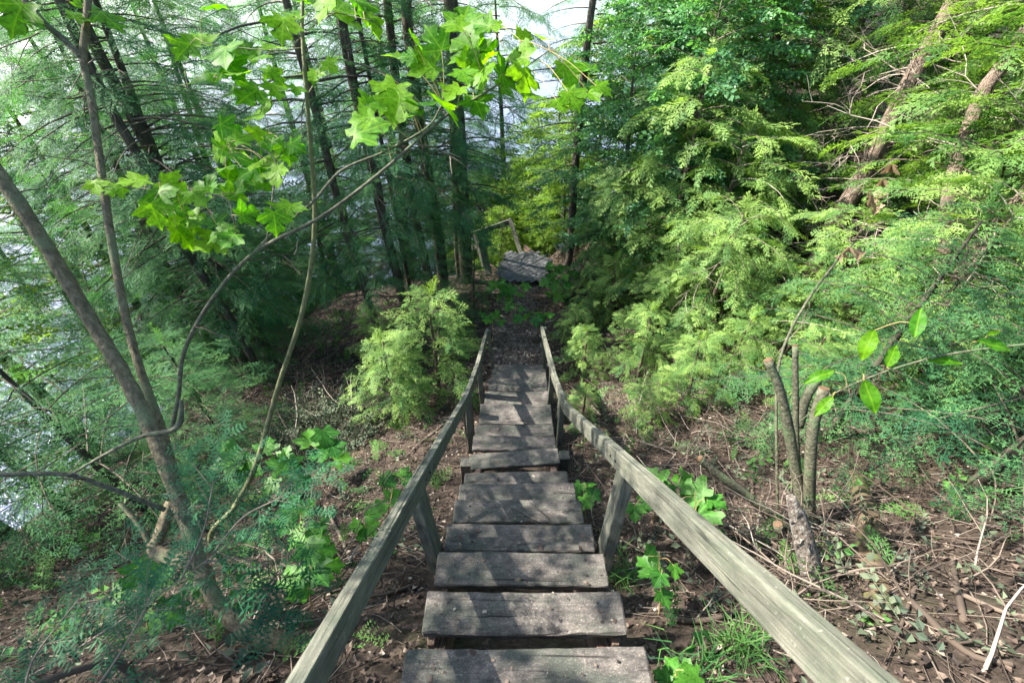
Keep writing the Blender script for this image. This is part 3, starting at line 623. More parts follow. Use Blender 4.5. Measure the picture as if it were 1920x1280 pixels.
def crown(seed, H, z0, Rm, nl, tp, flen, nf, droop=.35, rise=.35, prof=.8, limb_r=.012, low=0.6, gapiness=0.0, tilt=0.35, dead=0):
    """limbs and sprays round a vertical axis; returns (limb mesh data, foliage data)"""
    r = np.random.default_rng(seed); limbs = Soup(); fol = []
    az = r.uniform(0, 6.28)
    for k in range(nl):
        f = (k + r.uniform(0, .9)) / nl; z = z0 + (H - z0) * f; az += 2.4 + r.uniform(-.5, .5)
        if r.random() < gapiness: continue
        L = Rm * ((1 - f) ** prof) * (low + (1 - low) * min(1, f * 4)) * r.uniform(.65, 1.2) + .12 * flen
        ca, sa = math.cos(az), math.sin(az); n = 6; s = np.linspace(0, 1, n)
        bend = r.uniform(-.25, .25)
        pa = np.stack([L * s * ca - sa * bend * L * s * s, L * s * sa + ca * bend * L * s * s, z + L * (rise * s - (droop + rise * .4) * s * s)], -1)
        V, F = tube(pa, [limb_r * (.35 + L * .7), limb_r * .25], 4, cap=False); limbs.add(V, F, r.uniform(0, 1))
        tang = np.gradient(pa, axis=0); m = max(3, int(nf * (L / Rm) ** .6 * r.uniform(.85, 1.15)))
        ss = (np.arange(m) + r.uniform(.2, .9, m)) / m; ss = .14 + .86 * ss ** .85; ss = np.minimum(ss, 1)
        for i in range(m):
            idx = ss[i] * (n - 1); i0 = min(int(idx), n - 2); w = idx - i0
            p = pa[i0] * (1 - w) + pa[i0 + 1] * w; tg = unit(tang[i0]); side = np.array([-tg[1], tg[0], 0]); sd = 1 if i % 2 else -1
            aa = r.uniform(.45, 1.05) * (1 - .6 * ss[i] ** 3); d = tg * math.cos(aa) + side * sd * math.sin(aa) + np.array([0, 0, r.uniform(-.35, .12)])
            fol.append((p, d, flen * r.uniform(.7, 1.15) * (1 - .3 * ss[i]), r.uniform(-tilt, tilt), r.uniform(0, 1) * .75 + .25 * f))
    # leader
    for k in range(4):
        d = np.array([r.normal(0, .4), r.normal(0, .4), 1]); fol.append((np.array([0, 0, H - .1 * flen * k]), d, flen * .7, r.uniform(-3, 3), 1.0))
    pos = np.array([x[0] for x in fol]); d = np.array([x[1] for x in fol]); sc = np.array([x[2] for x in fol]); ro = np.array([x[3] for x in fol]); to = np.array([x[4] for x in fol])
    tps = tp if isinstance(tp, list) else [tp]; S = Soup(); pick = r.integers(0, len(tps), len(fol))
    up = np.tile([0, 0, 1.], (len(fol), 1)) + r.normal(0, .12, (len(fol), 3))
    for j, (tV, tF) in enumerate(tps):
        mk = pick == j
        if mk.any():
            V, F, tn = scatter(tV, tF, frames(d[mk], up[mk], ro[mk]), pos[mk], sc[mk], to[mk]); S.add(V, F, tn)
    return limbs, S
PR = {}
def proto(key, leaf, twig, *a_, **k_):
    l, s = crown(*a_, **k_)
    PR[key] = (l.mesh(key + '_limbs', M[twig]), s.mesh(key + '_foliage', M[leaf]), k_.get('H', a_[1]))
proto('cedar_big', 'cedar', 'twig', 21, 9.5, .6, 2.4, 85, [CED_B], .8, 6, droop=.30, rise=.30, prof=.55)
proto('cedar_mid', 'cedar', 'twig', 22, 3.8, 0.2, 1.45, 58, CEDS, .40, 16, droop=.3, rise=.5, prof=.35, limb_r=.008, low=1, gapiness=.1, tilt=.7)
proto('cedar_bush', 'cedar', 'twig', 32, 3.0, 0.1, 1.5, 50, CEDS, .42, 17, droop=.35, rise=.6, prof=.22, limb_r=.008, low=1, gapiness=.1, tilt=.8)
proto('cedar_small', 'cedar', 'twig', 23, 1.6, 0.06, .72, 34, CEDS, .30, 11, droop=.2, rise=.6, prof=.45, limb_r=.006, low=.9, gapiness=.12, tilt=.6)
proto('hemlock_big', 'hemlock', 'twig_dark', 24, 11, 1.6, 2.9, 95, [HEM_B, HEM_B2], .85, 9, droop=.30, rise=.12, prof=.6, gapiness=.1)
proto('hemlock_open', 'hemlock', 'twig_dark', 25, 8.5, .4, 2.5, 80, [HEM_B, HEM_B2], .75, 9, droop=.30, rise=.12, prof=.5, gapiness=.15)
proto('hemlock_thin', 'hemlock', 'twig_dark', 35, 7.2, 1.9, 2.0, 54, [HEM_B, HEM_B2], .7, 6, droop=.30, rise=.12, prof=.5, gapiness=.25)
proto('hemlock_small', 'hemlock', 'twig_dark', 26, 2.3, .15, 1.25, 44, HEMS, .36, 11, droop=.28, rise=.3, prof=.5, limb_r=.007, gapiness=.08)
proto('spruce_thin', 'spruce', 'twig_dark', 27, 8.0, .9, 1.7, 80, [SPR_LO], .55, 10, droop=.22, rise=.12, prof=.6, gapiness=.15)
proto('shrub', 'shrub', 'twig', 28, 4.6, .15, 1.7, 95, [BROAD, BROAD2], .40, 26, droop=.2, rise=.6, prof=.35, limb_r=.008, tilt=.9, low=1)
proto('broad_big', 'broad', 'twig', 29, 10.5, 1.4, 3.3, 90, [BROAD, BROAD2], .55, 19, droop=.2, rise=.45, prof=.4, tilt=.9)

def zquat(v, k=1.0):
    v = Vector(v).normalized(); q = Vector((0, 0, 1)).rotation_difference(v)
    return Quaternion().slerp(q, k) if k != 1 else q
def tree(name, label, cat, key, base, scl=1.0, rot=None, path=None, rad=None, bark='bark_dark', group=None, lean=None, dead=0, crown_up=0.0, sz=None, leaf=None):
    """trunk (own mesh), limb and crown (shared mesh data)"""
    base = np.array([base[0], base[1], gz(base[0], base[1]) if len(base) < 3 else base[2]])
    t = thing(name, label, cat, base, group)
    lm, fm, H = PR[key]; rot = random.uniform(0, 6.28) if rot is None else rot
    top = None
    if path is None:
        lean_v = np.array(lean if lean is not None else [random.uniform(-.06, .06), random.uniform(-.06, .06), 1.0])
        s = np.linspace(0, 1, 9)[:, None]; hh = H * scl * .97
        path = base + s * lean_v * hh + np.concatenate([np.sin(s * 5 + rot), np.cos(s * 4 + rot), 0 * s], 1) * .012 * hh * s
        path[0, 2] -= .25
        rad = rad if rad is not None else [0.0135 * hh + .012, .008]
    else:
        path = np.asarray(path); lean_v = path[-1] - path[0]
    Vv, Ff = tube(catmull(path, 4), rad, 10, .05)
    part('trunk', Vv, Ff, M[bark], t, smooth=True)
    q = zquat(lean_v) @ Quaternion((0, 0, 1), rot)
    sc = scl if sz is None else (scl, scl, sz)
    off = Vector(lean_v).normalized() * crown_up
    link('limbs', lm, t, off, q, sc); cr_ = link('crown', fm, t, off, q, sc)
    if leaf: cr_.material_slots[0].link = 'OBJECT'; cr_.material_slots[0].material = M[leaf]
    if dead:
        S = Soup(); L0 = np.linalg.norm(path[-1] - path[0])
        P_ = catmull(path, 6)
        for k in range(dead):
            i0 = random.randint(1, int(len(P_) * .75)); a_ = random.uniform(0, 6.28)
            bare(S, P_[i0], np.array([math.cos(a_), math.sin(a_), random.uniform(-.35, .25)]), random.uniform(.5, 1.5), .009, 2)
        S.build('dead_branches', M['twig_pale' if bark == 'bark_cedar' else 'twig_dark'], t)
    return t
def bare(S, p, d, L, r, depth):
    d = unit(np.asarray(d, float)); n = 5; pts = [np.asarray(p, float)]; dd = d.copy()
    for k in range(n):
        dd = unit(dd + rng.normal(0, .16, 3) + np.array([0, 0, -.02])); pts.append(pts[-1] + dd * L / n)
    V, F = tube(np.array(pts), [r, r * .3], 4, cap=False); S.add(V, F, random.random())
    if depth:
        for k in range(random.randint(2, 4)):
            i0 = random.randint(1, n - 1); sd = unit(np.cross(d, rng.normal(0, 1, 3)))
            bare(S, pts[i0], d * .7 + sd * .8, L * random.uniform(.3, .6), r * .5, depth - 1)

# --- hemlocks and firs of the lakeside row (trunks set from where they stand in the photo)
def up_path(pix, Y, lean=0.0):
    return np.array([atY(u, v, Y + lean * k) for k, (u, v) in enumerate(pix)])
def lake_tree(label, pix, base_px, rad, key, scl, Y=None, dead=15, group='conifers along the lake side', bark='bark_dark', rot=None, crown_up=0, extra=1.4, name='hemlock_tree'):
    b, d_ = hit(*base_px)
    if Y is not None:
        b = atY(*base_px, Y); b[2] = min(b[2], gz(b[0], b[1]) + .0)
    p = up_path(pix, b[1]); p = np.vstack([b - np.array([0, 0, .3]), p])
    tipd = unit(p[-1] - p[-2]); p = np.vstack([p, p[-1] + tipd * extra * .5, p[-1] + (tipd + np.array([0, 0, .15])) * extra])
    return tree(name, label, 'tree', key, b, scl, rot, p, rad + [.03], bark, group, dead=dead, crown_up=crown_up)
lake_tree('thickest straight dark conifer trunk just left of the broken railing', [(872, 470), (865, 350), (860, 250), (850, 100), (846, 0)], (876, 530), [.15, .14, .12, .10], 'hemlock_thin', 1.0, rot=.6)
lake_tree('slim trunk close beside the thickest conifer trunk', [(855, 460), (850, 330), (845, 200), (838, 60)], (860, 520), [.05, .045, .04], 'hemlock_thin', .9, dead=8)
lake_tree('dark bark trunk curving left, second from the broken railing', [(826, 480), (806, 350), (790, 250), (770, 100), (760, 0)], (834, 560), [.11, .10, .09, .07], 'hemlock_thin', .95, rot=2.2)
lake_tree('medium dark trunk, third from the broken railing', [(802, 510), (775, 390), (762, 295), (742, 150), (728, 20)], (812, 570), [.08, .075, .07, .06], 'hemlock_thin', 1.1, rot=1.0)
lake_tree('thin leaning trunk, fourth from the broken railing', [(765, 525), (738, 380), (722, 300), (690, 130)], (778, 590), [.04, .04, .03], 'hemlock_thin', .8)
lake_tree('leaning mossy dark trunk, fifth from the broken railing', [(755, 560), (716, 400), (700, 320), (668, 180), (640, 40)], (768, 610), [.08, .075, .07, .06], 'hemlock_thin', .9, rot=4.0)
lake_tree('dark trunk left of the row, behind the tall maple sapling', [(690, 560), (640, 400), (600, 240), (560, 90)], (715, 640), [.06, .055, .05], 'hemlock_thin', 1.0)
lake_tree('leaning dark trunk behind the left maple leaves, right one of a pair', [(470, 600), (360, 430), (310, 340), (245, 215), (170, 70)], (520, 690), [.085, .08, .07, .06], 'hemlock_thin', 1.0, dead=14, extra=1.6)
lake_tree('leaning dark trunk behind the left maple leaves, left one of a pair', [(440, 610), (330, 440), (280, 330), (200, 190), (130, 40)], (500, 720), [.06, .06, .05], 'hemlock_thin', .9, dead=14, extra=1.6)
lake_tree('dark fallen-looking trunk low at the left edge over the water', [(60, 560), (20, 500), (-60, 380)], (130, 700), [.09, .08, .07], 'hemlock_thin', .8, dead=10, extra=3)
# more conifers down the left bank
for (x, y, s, lab) in [(-6.4, 7.4, .9, 'drooping hemlock on the bank left of the leaning pair'), (-8.5, 10.5, 1.0, 'far hemlock by the water at upper left'), (-5.5, 11.5, .75, 'tall hemlock on the shore between the two trunk groups'), (-6.2, 9.6, 1.0, 'hemlock behind the leaning pair of trunks'), (-8.4, 8.6, 1.0, 'hemlock over the water left of the leaning pair'), (-7.6, 5.2, .85, 'hemlock low on the bank at the left edge of the picture'), (-2.4, 15, 1.55, 'dark hemlock over the water above the trunk row'), (-0.35, 17, 1.55, 'dark hemlock left of the bright gap over the lake'), (-4.4, 17, 1.75, 'distant hemlock behind the centre maple leaves'), (-8, 12, 1.45, 'full hemlock over the water behind the left maple leaves'), (-11.5, 11, 1.5, 'full hemlock at the upper left edge'), (-6.5, 16, 1.75, 'distant hemlock high behind the slim maple sapling'), (-1.6, 12.8, .8, 'hemlock over the water between the trunk row and broken railing'), (-13, 15, 1.8, 'distant hemlock at the far upper left edge'), (-8.5, 19, 1.9, 'farthest hemlock over the water behind the left maple leaves'), (-9.5, 14.5, 1.7, 'distant hemlock over the water at the top left'), (-3.8, 14.5, 1.0, 'distant hemlock over the water above the trunk row')]:
    tree('hemlock_tree', lab, 'tree', 'hemlock_open', (x, y), s, dead=6, group='hemlocks on the left bank')
for (x, y, s, lab) in [(-3.5, 3.5, .62, 'small hemlock on the shaded bank left of the brush pile'), (-4.6, 1.7, .9, 'small hemlock at the left edge above the water'), (-5.6, 3.1, 1.0, 'bushy hemlock at the left edge by the shore'), (-3.2, 2.2, .8, 'small dark hemlock between the maple trunks and left edge'), (-4.6, 6.4, .7, 'small hemlock behind the brush pile'), (-1.25, 6.2, .55, 'small hemlock spreading over the path edge beside the trunk row'), (-0.75, 7.3, .45, 'low hemlock bough brushing the left side of the path')]:
    tree('hemlock_sapling', lab, 'sapling', 'hemlock_small', (x, y), s * 1.3, group='small hemlocks on the left bank')
tree('broadleaf_tree', 'yellow-green leafy tree over the water at upper left', 'tree', 'broad_big', (-9.5, 8.0), .8, bark='bark_grey')
tree('broadleaf_tree', 'backlit leafy tree over the water behind the left maple leaves', 'tree', 'broad_big', (-7.4, 13.0), .75, bark='bark_grey')
# --- thin spruce in the middle, open to the lake
sb, _ = hit(1062, 500)
sp_path = np.vstack([sb - np.array([0, 0, .2]), up_path([(1068, 480), (1076, 350), (1086, 230), (1098, 110), (1112, 0)], sb[1])])
sp_path = np.vstack([sp_path, sp_path[-1] + np.array([.15, .1, 1.3]), sp_path[-1] + np.array([.2, .2, 2.4])])
tree('spruce_tree', 'slender dark spruce with bare lower trunk right of the lower landing', 'tree', 'spruce_thin', sb, 1.0, .4, sp_path, [.085, .075, .06, .03], 'bark_dark', crown_up=1.0, dead=14)

# --- right hand forest wall
def lean_tree(label, pix, d0, d1, rad, key, scl, bark, rot=None, extra=3.0, dead=8, cu=0.0, group='cedars on the right bank', name='cedar_tree'):
    n = len(pix); p = np.array([at(u, v, d0 + (d1 - d0) * k / (n - 1)) for k, (u, v) in enumerate(pix)])
    b = p[0].copy(); b[2] = gz(b[0], b[1]); p[0] = b - np.array([0, 0, .3])
    tp = unit(p[-1] - p[-2]); p = np.vstack([p, p[-1] + tp * extra])
    return tree(name, label, 'tree', key, b, scl, rot, p, rad, bark, group, dead=dead, crown_up=cu)
lean_tree('thick leaning cedar with sunlit brown bark at upper right', [(1490, 600), (1550, 450), (1625, 315), (1700, 165), (1790, 0)], 7.2, 5.6, [.13, .12, .105, .095, .08], 'cedar_big', .6, 'bark_cedar', dead=46, cu=3.4)
lean_tree('pale crooked cedar trunk near the right edge', [(1740, 640), (1770, 480), (1780, 360), (1835, 190), (1915, 70)], 5.0, 4.4, [.075, .07, .065, .06, .04], 'cedar_mid', 1.2, 'bark_cedar', dead=16, cu=1.6)
lean_tree('pale leaning trunk cut by the right edge of the picture', [(1760, 600), (1830, 485), (1875, 430), (1990, 290)], 4.6, 4.0, [.09, .09, .08, .06], 'cedar_mid', 1.1, 'bark_cedar', dead=8, cu=1.6)
for (x, y, s, key, lab, bk) in [
    (4.6, 9.2, 1.0, 'cedar_big', 'tall cedar behind the leaning trunk', 'bark_cedar'), (7.4, 7.0, 1.0, 'cedar_big', 'tall cedar filling the upper right corner', 'bark_cedar'),
    (7.0, 11.5, 1.1, 'cedar_big', 'tall cedar deep in the right hand forest', 'bark_cedar'), (3.4, 12.5, 1.0, 'hemlock_big', 'blue-green hemlock right of the slender spruce', 'bark_dark'),
    (9.8, 4.2, 1.0, 'cedar_big', 'tall cedar beyond the right edge', 'bark_cedar'), (10.5, 10, 1.1, 'hemlock_big', 'dark hemlock at the back of the right hand forest', 'bark_dark'), (5.8, 15.5, 1.1, 'cedar_big', 'far cedar above the leafy shrubs', 'bark_cedar'), (9, 18, 1.2, 'hemlock_big', 'far hemlock over the right shore', 'bark_dark')]:
    tree('cedar_tree' if 'cedar' in key else 'hemlock_tree', lab, 'tree', key, (x, y), s, bark=bk, group='tall trees of the right hand forest', dead=8)
for (x, y, s, lab) in [(2.2, 8.5, .95, 'leafy shrub with glossy leaves right of the slender spruce'), (3.05, 7.9, 1.05, 'blue-green leafy shrub left of the sunlit cedars'), (2.0, 11.6, 1.0, 'bright leafy shrub behind the slender spruce'), (1.3, 12.6, 1.1, 'tall sunlit shrub between landing and slender spruce'), (-.2, 14.4, 1.2, 'tall leafy shrub over the water behind the landing'), (0.5, 12.8, 1.0, 'sunlit shrub behind the broken railing'), (-.9, 13.0, .95, 'leafy shrub above the water left of the broken railing'), (4.1, 9.3, 1.3, 'tall leafy shrub at the back of the right forest'), (.75, 11.0, .5, 'low yellow-green bush right behind the landing'), (-.35, 11.0, .5, 'low yellow-green bush behind the broken railing'), (1.3, 10.4, .5, 'low leafy bush at the foot of the slender spruce')]:
    tree('leafy_shrub', lab, 'shrub', 'shrub', (x, y), s, bark='bark_grey', group='leafy shrubs above the shore', leaf='broad' if x < 2.1 else None)  # yellower leaf colour stands in for sunlight on the shrubs round the landing
for (x, y, s, key, lab) in [(2.7, 6.9, 1.0, 'mid', 'sunlit young cedar left of the leaning cedar trunk'), (3.15, 6.4, .95, 'bush', 'bright bushy cedar in front of the leaning cedar trunk'), (2.75, 5.3, .72, 'bush', 'short sunlit cedar above the cut shrub stems'), (3.9, 4.7, .66, 'bush', 'sunlit bushy cedar right of the bent bare sapling'), (7.3, 7.7, 1.2, 'mid', 'young cedar behind the two leaning pale trunks'), (4.1, 3.7, .75, 'bush', 'bushy cedar below the pale crooked trunk'), (5.2, 3.4, .9, 'bush', 'bushy cedar at the right edge of the picture'), (4.5, 8.9, 1.25, 'bush', 'tall bushy cedar under the leaning cedar'), (6.4, 4.4, 1.25, 'mid', 'young cedar behind the pale crooked trunk'), (2.1, 7.6, .75, 'bush', 'low bushy cedar right of the twig heap'), (7.6, 5.8, 1.4, 'bush', 'large bushy cedar high on the right bank')]:
    tree('young_cedar', lab, 'sapling', 'cedar_' + key, (x, y), s, bark='bark_cedar', group='young cedars on the right bank', dead=3)
for (x, y, s, lab) in [(-0.98, 4.3, 1.0, 'bright small cedar left of the lower stair flight'), (-1.5, 4.0, .75, 'small cedar behind the brush pile, left of the stairs'), (1.05, 4.9, .55, 'small cedar right beside the end of the right handrail'), (1.75, 4.6, .75, 'small cedar right of the lower stair flight'), (2.2, 5.6, .8, 'small cedar on the slope right of the path'), (1.3, 6.3, .5, 'tiny cedar beside the path'), (2.6, 4.1, .7, 'small cedar behind the cut shrub stems'), (.85, 3.7, .32, 'tiny yellowish cedar just right of the right handrail'), (1.5, 3.4, .42, 'tiny cedar on the twig-strewn slope right of the kink in the rail'), (2.05, 3.7, .6, 'small cedar between the twig slope and the bent bare sapling'), (3.1, 3.5, .6, 'small cedar right of the bent bare sapling'), (1.0, 5.8, .5, 'small cedar on the right edge of the mulch path'), (1.75, 6.6, .75, 'small cedar in front of the grey twig heap'), (3.4, 4.3, .8, 'sunlit small cedar on the slope behind the sawn stems'), (-.95, 5.6, .5, 'small cedar beyond the end of the left handrail'), (-2.1, 5.4, .7, 'small cedar on the sunlit red ground left of the stairs')]:
    tree('cedar_sapling', lab, 'sapling', 'cedar_small', (x, y), s, bark='bark_cedar', group='small cedars beside the stairs')
for (x, y, s, lab) in [(2.95, 2.75, .8, 'spreading hemlock right of the cut shrub stems'), (3.05, 1.75, .85, 'hemlock sapling with thin bluish trunk at the right edge'), (3.9, 2.5, .9, 'hemlock cut by the right edge of the picture')]:
    tree('hemlock_sapling', lab, 'sapling', 'hemlock_small', (x, y), s * 1.2, group='small hemlocks on the right bank')
for k, (x, y, sc, key) in enumerate([(9, 13, 1.2, 'cedar_big'), (12.5, 7, 1.1, 'cedar_big'), (13, 14, 1.2, 'hemlock_big'), (8, 22, 1.2, 'cedar_big'), (12, 24, 1.3, 'hemlock_big'), (17, 18, 1.3, 'cedar_big'), (15, 2, 1.1, 'hemlock_big'), (18, 9, 1.2, 'cedar_big'), (14, 34, 1.3, 'hemlock_big'), (20, 28, 1.4, 'hemlock_big'), (11, 29, 1.2, 'cedar_big'), (24, 14, 1.4, 'hemlock_big'), (6.4, 19, 1.1, 'hemlock_big'), (4.6, 14, .9, 'hemlock_open'), (7.8, 9.3, 1.1, 'hemlock_big'), (11, 2, 1, 'cedar_big'), (16, 42, 1.3, 'cedar_big'), (22, 50, 1.4, 'hemlock_big')]):
    tree('cedar_tree' if 'ced' in key else 'hemlock_tree', 'tree in the dense evergreen background of the right bank', 'tree', key, (x, y), sc, bark='bark_cedar' if 'ced' in key else 'bark_dark', group='background evergreens of the right bank')
# trees around and behind the viewer, some unseen, put in to cast shade
for (x, y, s, key, lab) in [(-5.0, 6.4, .72, 'hemlock_big', 'tall shading hemlock on the left bank'), (-7.4, .9, .88, 'hemlock_big', 'unseen tall hemlock left of the viewer, added to shade the left ground'), (-7.4, 3.4, .7, 'broad_big', 'broad leafy tree left of the stairs'), (-3.3, -2.2, .9, 'hemlock_big', 'hemlock behind the viewer on the left'), (3.6, -2.5, .9, 'cedar_big', 'cedar behind the viewer on the right')]:
    tree('hemlock_tree' if 'hem' in key else ('cedar_tree' if 'cedar' in key else 'broadleaf_tree'), lab, 'tree', key, (x, y), s, group='trees close round the top of the stairs')

# ------------------------------------------------------------------ maple leaves
HALF = [(-.03, .03), (-.13, .10), (-.20, .22), (-.16, .40), (.02, .33), (.07, .42), (.17, .50), (.22, .60), (.40, .70), (.42, .52), (.53, .48), (.45, .27), (.58, .28), (.64, .37), (.76, .30), (.80, .13), (1.05, 0)]
def maple_mesh(name, seed, mat, fold=.25, droop=.35):
    r = random.Random(seed)
    half2 = [(x + r.uniform(-.03, .03), y * r.uniform(.9, 1.1)) for x, y in HALF[:-1]]
    half1 = [(x + r.uniform(-.03, .03), y * r.uniform(.9, 1.1)) for x, y in HALF[:-1]]
    out = [(x, y) for x, y in half1] + [(1, r.uniform(-.04, .04))] + [(x, -y) for x, y in reversed(half2)]
    out = np.array(out); c = np.array([.14, 0]); n = len(out)
    rings = [c + (out - c) * k for k in (.38, .72, 1.0)]
    V = [c] + [p for rg in rings for p in rg]; V = np.array(V)
    ph = r.uniform(0, 6)
    z = fold * np.abs(V[:, 1]) ** 1.2 - droop * np.maximum(0, V[:, 0]) ** 2 * .6 + .02 * np.sin(V[:, 0] * 9 + ph) + .02 * np.sin(V[:, 1] * 11 + ph)
    V3 = np.column_stack([V, z]); F = []
    for k in range(n):
        k2 = (k + 1) % n
        if k == n - 1:  pass
        F.append((0, 1 + k, 1 + k2))
        for g in range(2): F.append((1 + g * n + k, 1 + (g + 1) * n + k, 1 + (g + 1) * n + k2, 1 + g * n + k2))
    return mesh_from(name, V3, F, mat, smooth=True)
ML = [maple_mesh('maple_leaf', s, M['maple'], random.uniform(-.1, .35), random.uniform(.05, .6)) for s in range(9)]
SL = [maple_mesh('seedling_leaf', s + 20, M['seedling'], random.uniform(.0, .2), random.uniform(.05, .4)) for s in range(5)]
def leaf_at(root, me, pos, size, normal, tipdir, petS=None, anchor=None, name='leaf'):
    z = unit(np.asarray(normal, float)); x = np.asarray(tipdir, float); x = unit(x - z * x.dot(z)); y = np.cross(z, x)
    q = Matrix((Vector(x), Vector(y), Vector(z))).transposed().to_quaternion()
    pos = np.asarray(pos, float) - x * size * .38
    o = link(name, me, root, Vector(pos) - root.location, q, size)
    if petS is not None:
        a_ = np.asarray(anchor, float); mid = (pos + a_) / 2 + np.array([0, 0, .012]) + x * -.01
        V, F = tube(catmull([a_, mid, pos + x * .02 * size], 3), .0011, 4, cap=False); petS.add(V, F, random.random())
    return o
camp = np.array([0, 0, CZ])
def nearest(P_, p):
    d = np.linalg.norm(P_ - p, axis=1); return P_[d.argmin()]

# near maple with two trunks
mb, _ = hit(548, 1208)
maple = thing('maple_tree', 'near maple with two thin leaning trunks and backlit leaves at the left', 'tree', mb)
A = [(548, 1208, 1.86), (505, 1200, 1.85), (450, 1172, 1.84), (405, 1125, 1.84), (378, 1065, 1.84), (352, 985, 1.85), (318, 890, 1.85), (272, 780, 1.85), (225, 690, 1.83), (170, 600, 1.80), (95, 475, 1.72), (10, 345, 1.64), (-90, 220, 1.58)]
pA = np.array([at(*p) for p in A]); pA[0] += np.array([.05, -.02, -.08])
cA = catmull(pA, 7)
kn_ = np.interp(np.linspace(0, 1, len(cA)), np.linspace(0, 1, 10), [.042, .036, .031, .029, .028, .027, .026, .025, .024, .023]); kn_ *= 1 + .05 * np.sin(np.arange(len(cA)) * 1.7) + .16 * (rng.random(len(cA)) < .10)
V, F = tube(cA, kn_, 16, .03)
part('trunk', V, F, M['bark_maple'], maple, smooth=True)
for (u, v, s) in [(150, 440, .3), (215, 545, .55), (262, 690, .75)]: pass
B = [(338, 955, 1.9), (325, 880, 1.92), (300, 795, 1.93), (262, 690, 1.93), (235, 590, 1.92), (207, 440, 1.9), (190, 320, 1.88), (172, 190, 1.86), (156, 110, 1.85), (162, 40, 1.84), (170, -60, 1.83)]
pB = np.array([at(*p) for p in B]); cB = catmull(pB, 6)
V, F = tube(cB, [.017, .0165, .0155, .0145, .013, .012], 12, .02); part('trunk', V, F, M['bark_maple'], maple, smooth=True)
B2 = [(156, 112, 1.85), (120, 75, 1.83), (85, 45, 1.8), (45, 0, 1.78), (0, -60, 1.75)]
cB2 = catmull([at(*p) for p in B2], 5); V, F = tube(cB2, [.013, .010], 8); part('limb', V, F, M['bark_grey'], maple, smooth=True)
D = [(322, 805, 1.86), (335, 740, 1.8), (345, 660, 1.76), (395, 565, 1.7), (475, 475, 1.62), (600, 408, 1.56), (715, 322, 1.52), (830, 222, 1.5), (900, 180, 1.5), (965, 140, 1.5), (1030, 95, 1.5)]
cD = catmull([at(*p) for p in D], 6); V, F = tube(cD, [.008, .0075, .0066, .005, .0034, .0018], 10); part('limb', V, F, M['bark_grey'], maple, smooth=True)
D2 = [(475, 475, 1.62), (520, 430, 1.63), (585, 380, 1.64), (640, 320, 1.65), (720, 285, 1.64), (800, 240, 1.62), (830, 195, 1.6)]
cD2 = catmull([at(*p) for p in D2], 5); V, F = tube(cD2, [.006, .005, .003], 8); part('limb', V, F, M['bark_grey'], maple, smooth=True)
D3 = [(475, 475, 1.62), (450, 455, 1.6), (440, 420, 1.58), (420, 370, 1.57), (330, 360, 1.58), (230, 350, 1.6)]
cD3 = catmull([at(*p) for p in D3], 5); V, F = tube(cD3, [.004, .002], 6); part('twig', V, F, M['bark_grey'], maple, smooth=True)
D4 = [(500, 455, 1.6), (512, 360, 1.62), (516, 300, 1.63), (470, 270, 1.63), (435, 260, 1.64)]
cD4 = catmull([at(*p) for p in D4], 5); V, F = tube(cD4, [.004, .002], 6); part('twig', V, F, M['bark_grey'], maple, smooth=True)
E = [(310, 955, 1.8), (200, 912, 1.7), (130, 890, 1.65), (60, 888, 1.6), (-60, 892, 1.55)]
cE = catmull([at(*p) for p in E], 6); V, F = tube(cE, [.009, .0085, .008], 9, .03); part('limb', V, F, M['bark_grey'], maple, smooth=True)
E2 = [(128, 892, 1.65), (200, 850, 1.62), (265, 818, 1.6), (318, 808, 1.6), (338, 790, 1.6), (340, 750, 1.61)]
cE2 = catmull([at(*p) for p in E2], 6); V, F = tube(cE2, [.005, .006, .009, .010, .006], 9, .05); part('limb', V, F, M['bark_grey'], maple, smooth=True)
E3 = [(370, 1055, 1.86), (320, 1045, 1.9), (290, 1030, 1.93), (305, 985, 1.98), (320, 940, 2.02)]
cE3 = catmull([at(*p) for p in E3], 6); V, F = tube(cE3, [.032, .03, .026, .02], 10, .03); part('limb', V, F, M['bark_maple'], maple, smooth=True)
E4 = [(285, 1030, 1.93), (262, 985, 1.93), (225, 942, 1.92)]
cE4 = catmull([at(*p) for p in E4], 5); V, F = tube(cE4, [.012, .009], 8, .03); part('limb', V, F, M['bark_maple'], maple, smooth=True)
tw_ = Soup()
for c_ in (cA, cA, cB, cB, cD, cE, cC_pre if False else cB2):
    for k in range(3):
        i0 = random.randint(len(c_) // 4, len(c_) - 2); bare(tw_, c_[i0], rng.normal(0, 1, 3) * [1, 1, .4], random.uniform(.12, .35), .0028, 1)
tw_.build('branches', M['twig'], maple)
petM = Soup()
def leaves(root, lst, meshes, axis, dep, petS, spread=.10, sizek=1.0, tilt=.4, jit=.4):
    for (u, v, w) in lst:
        d = dep(u, v) + random.uniform(-spread, spread); pos = at(u, v, d); size = w * d / FPX * random.uniform(.68, .98) * sizek
        an = nearest(axis, pos); tow = unit(camp - pos)
        nrm = np.array([0, 0, .75]) + tow * tilt + rng.normal(0, jit, 3) * np.array([.8, .8, .5])
        tip = unit(pos - an) * .6 + np.array([0, 0, -.35]) + rng.normal(0, .5, 3)
        leaf_at(root, random.choice(meshes), pos, size, nrm, tip, petS, an)
C4 = [(250, 340, 50), (180, 350, 40), (215, 355, 45), (300, 370, 60), (325, 350, 50), (290, 400, 60), (370, 370, 55), (430, 355, 60), (390, 345, 55), (445, 365, 50), (400, 410, 60), (345, 425, 55), (415, 435, 60), (365, 410, 50), (465, 400, 40), (345, 445, 50), (395, 455, 60), (430, 450, 50), (330, 390, 50)]
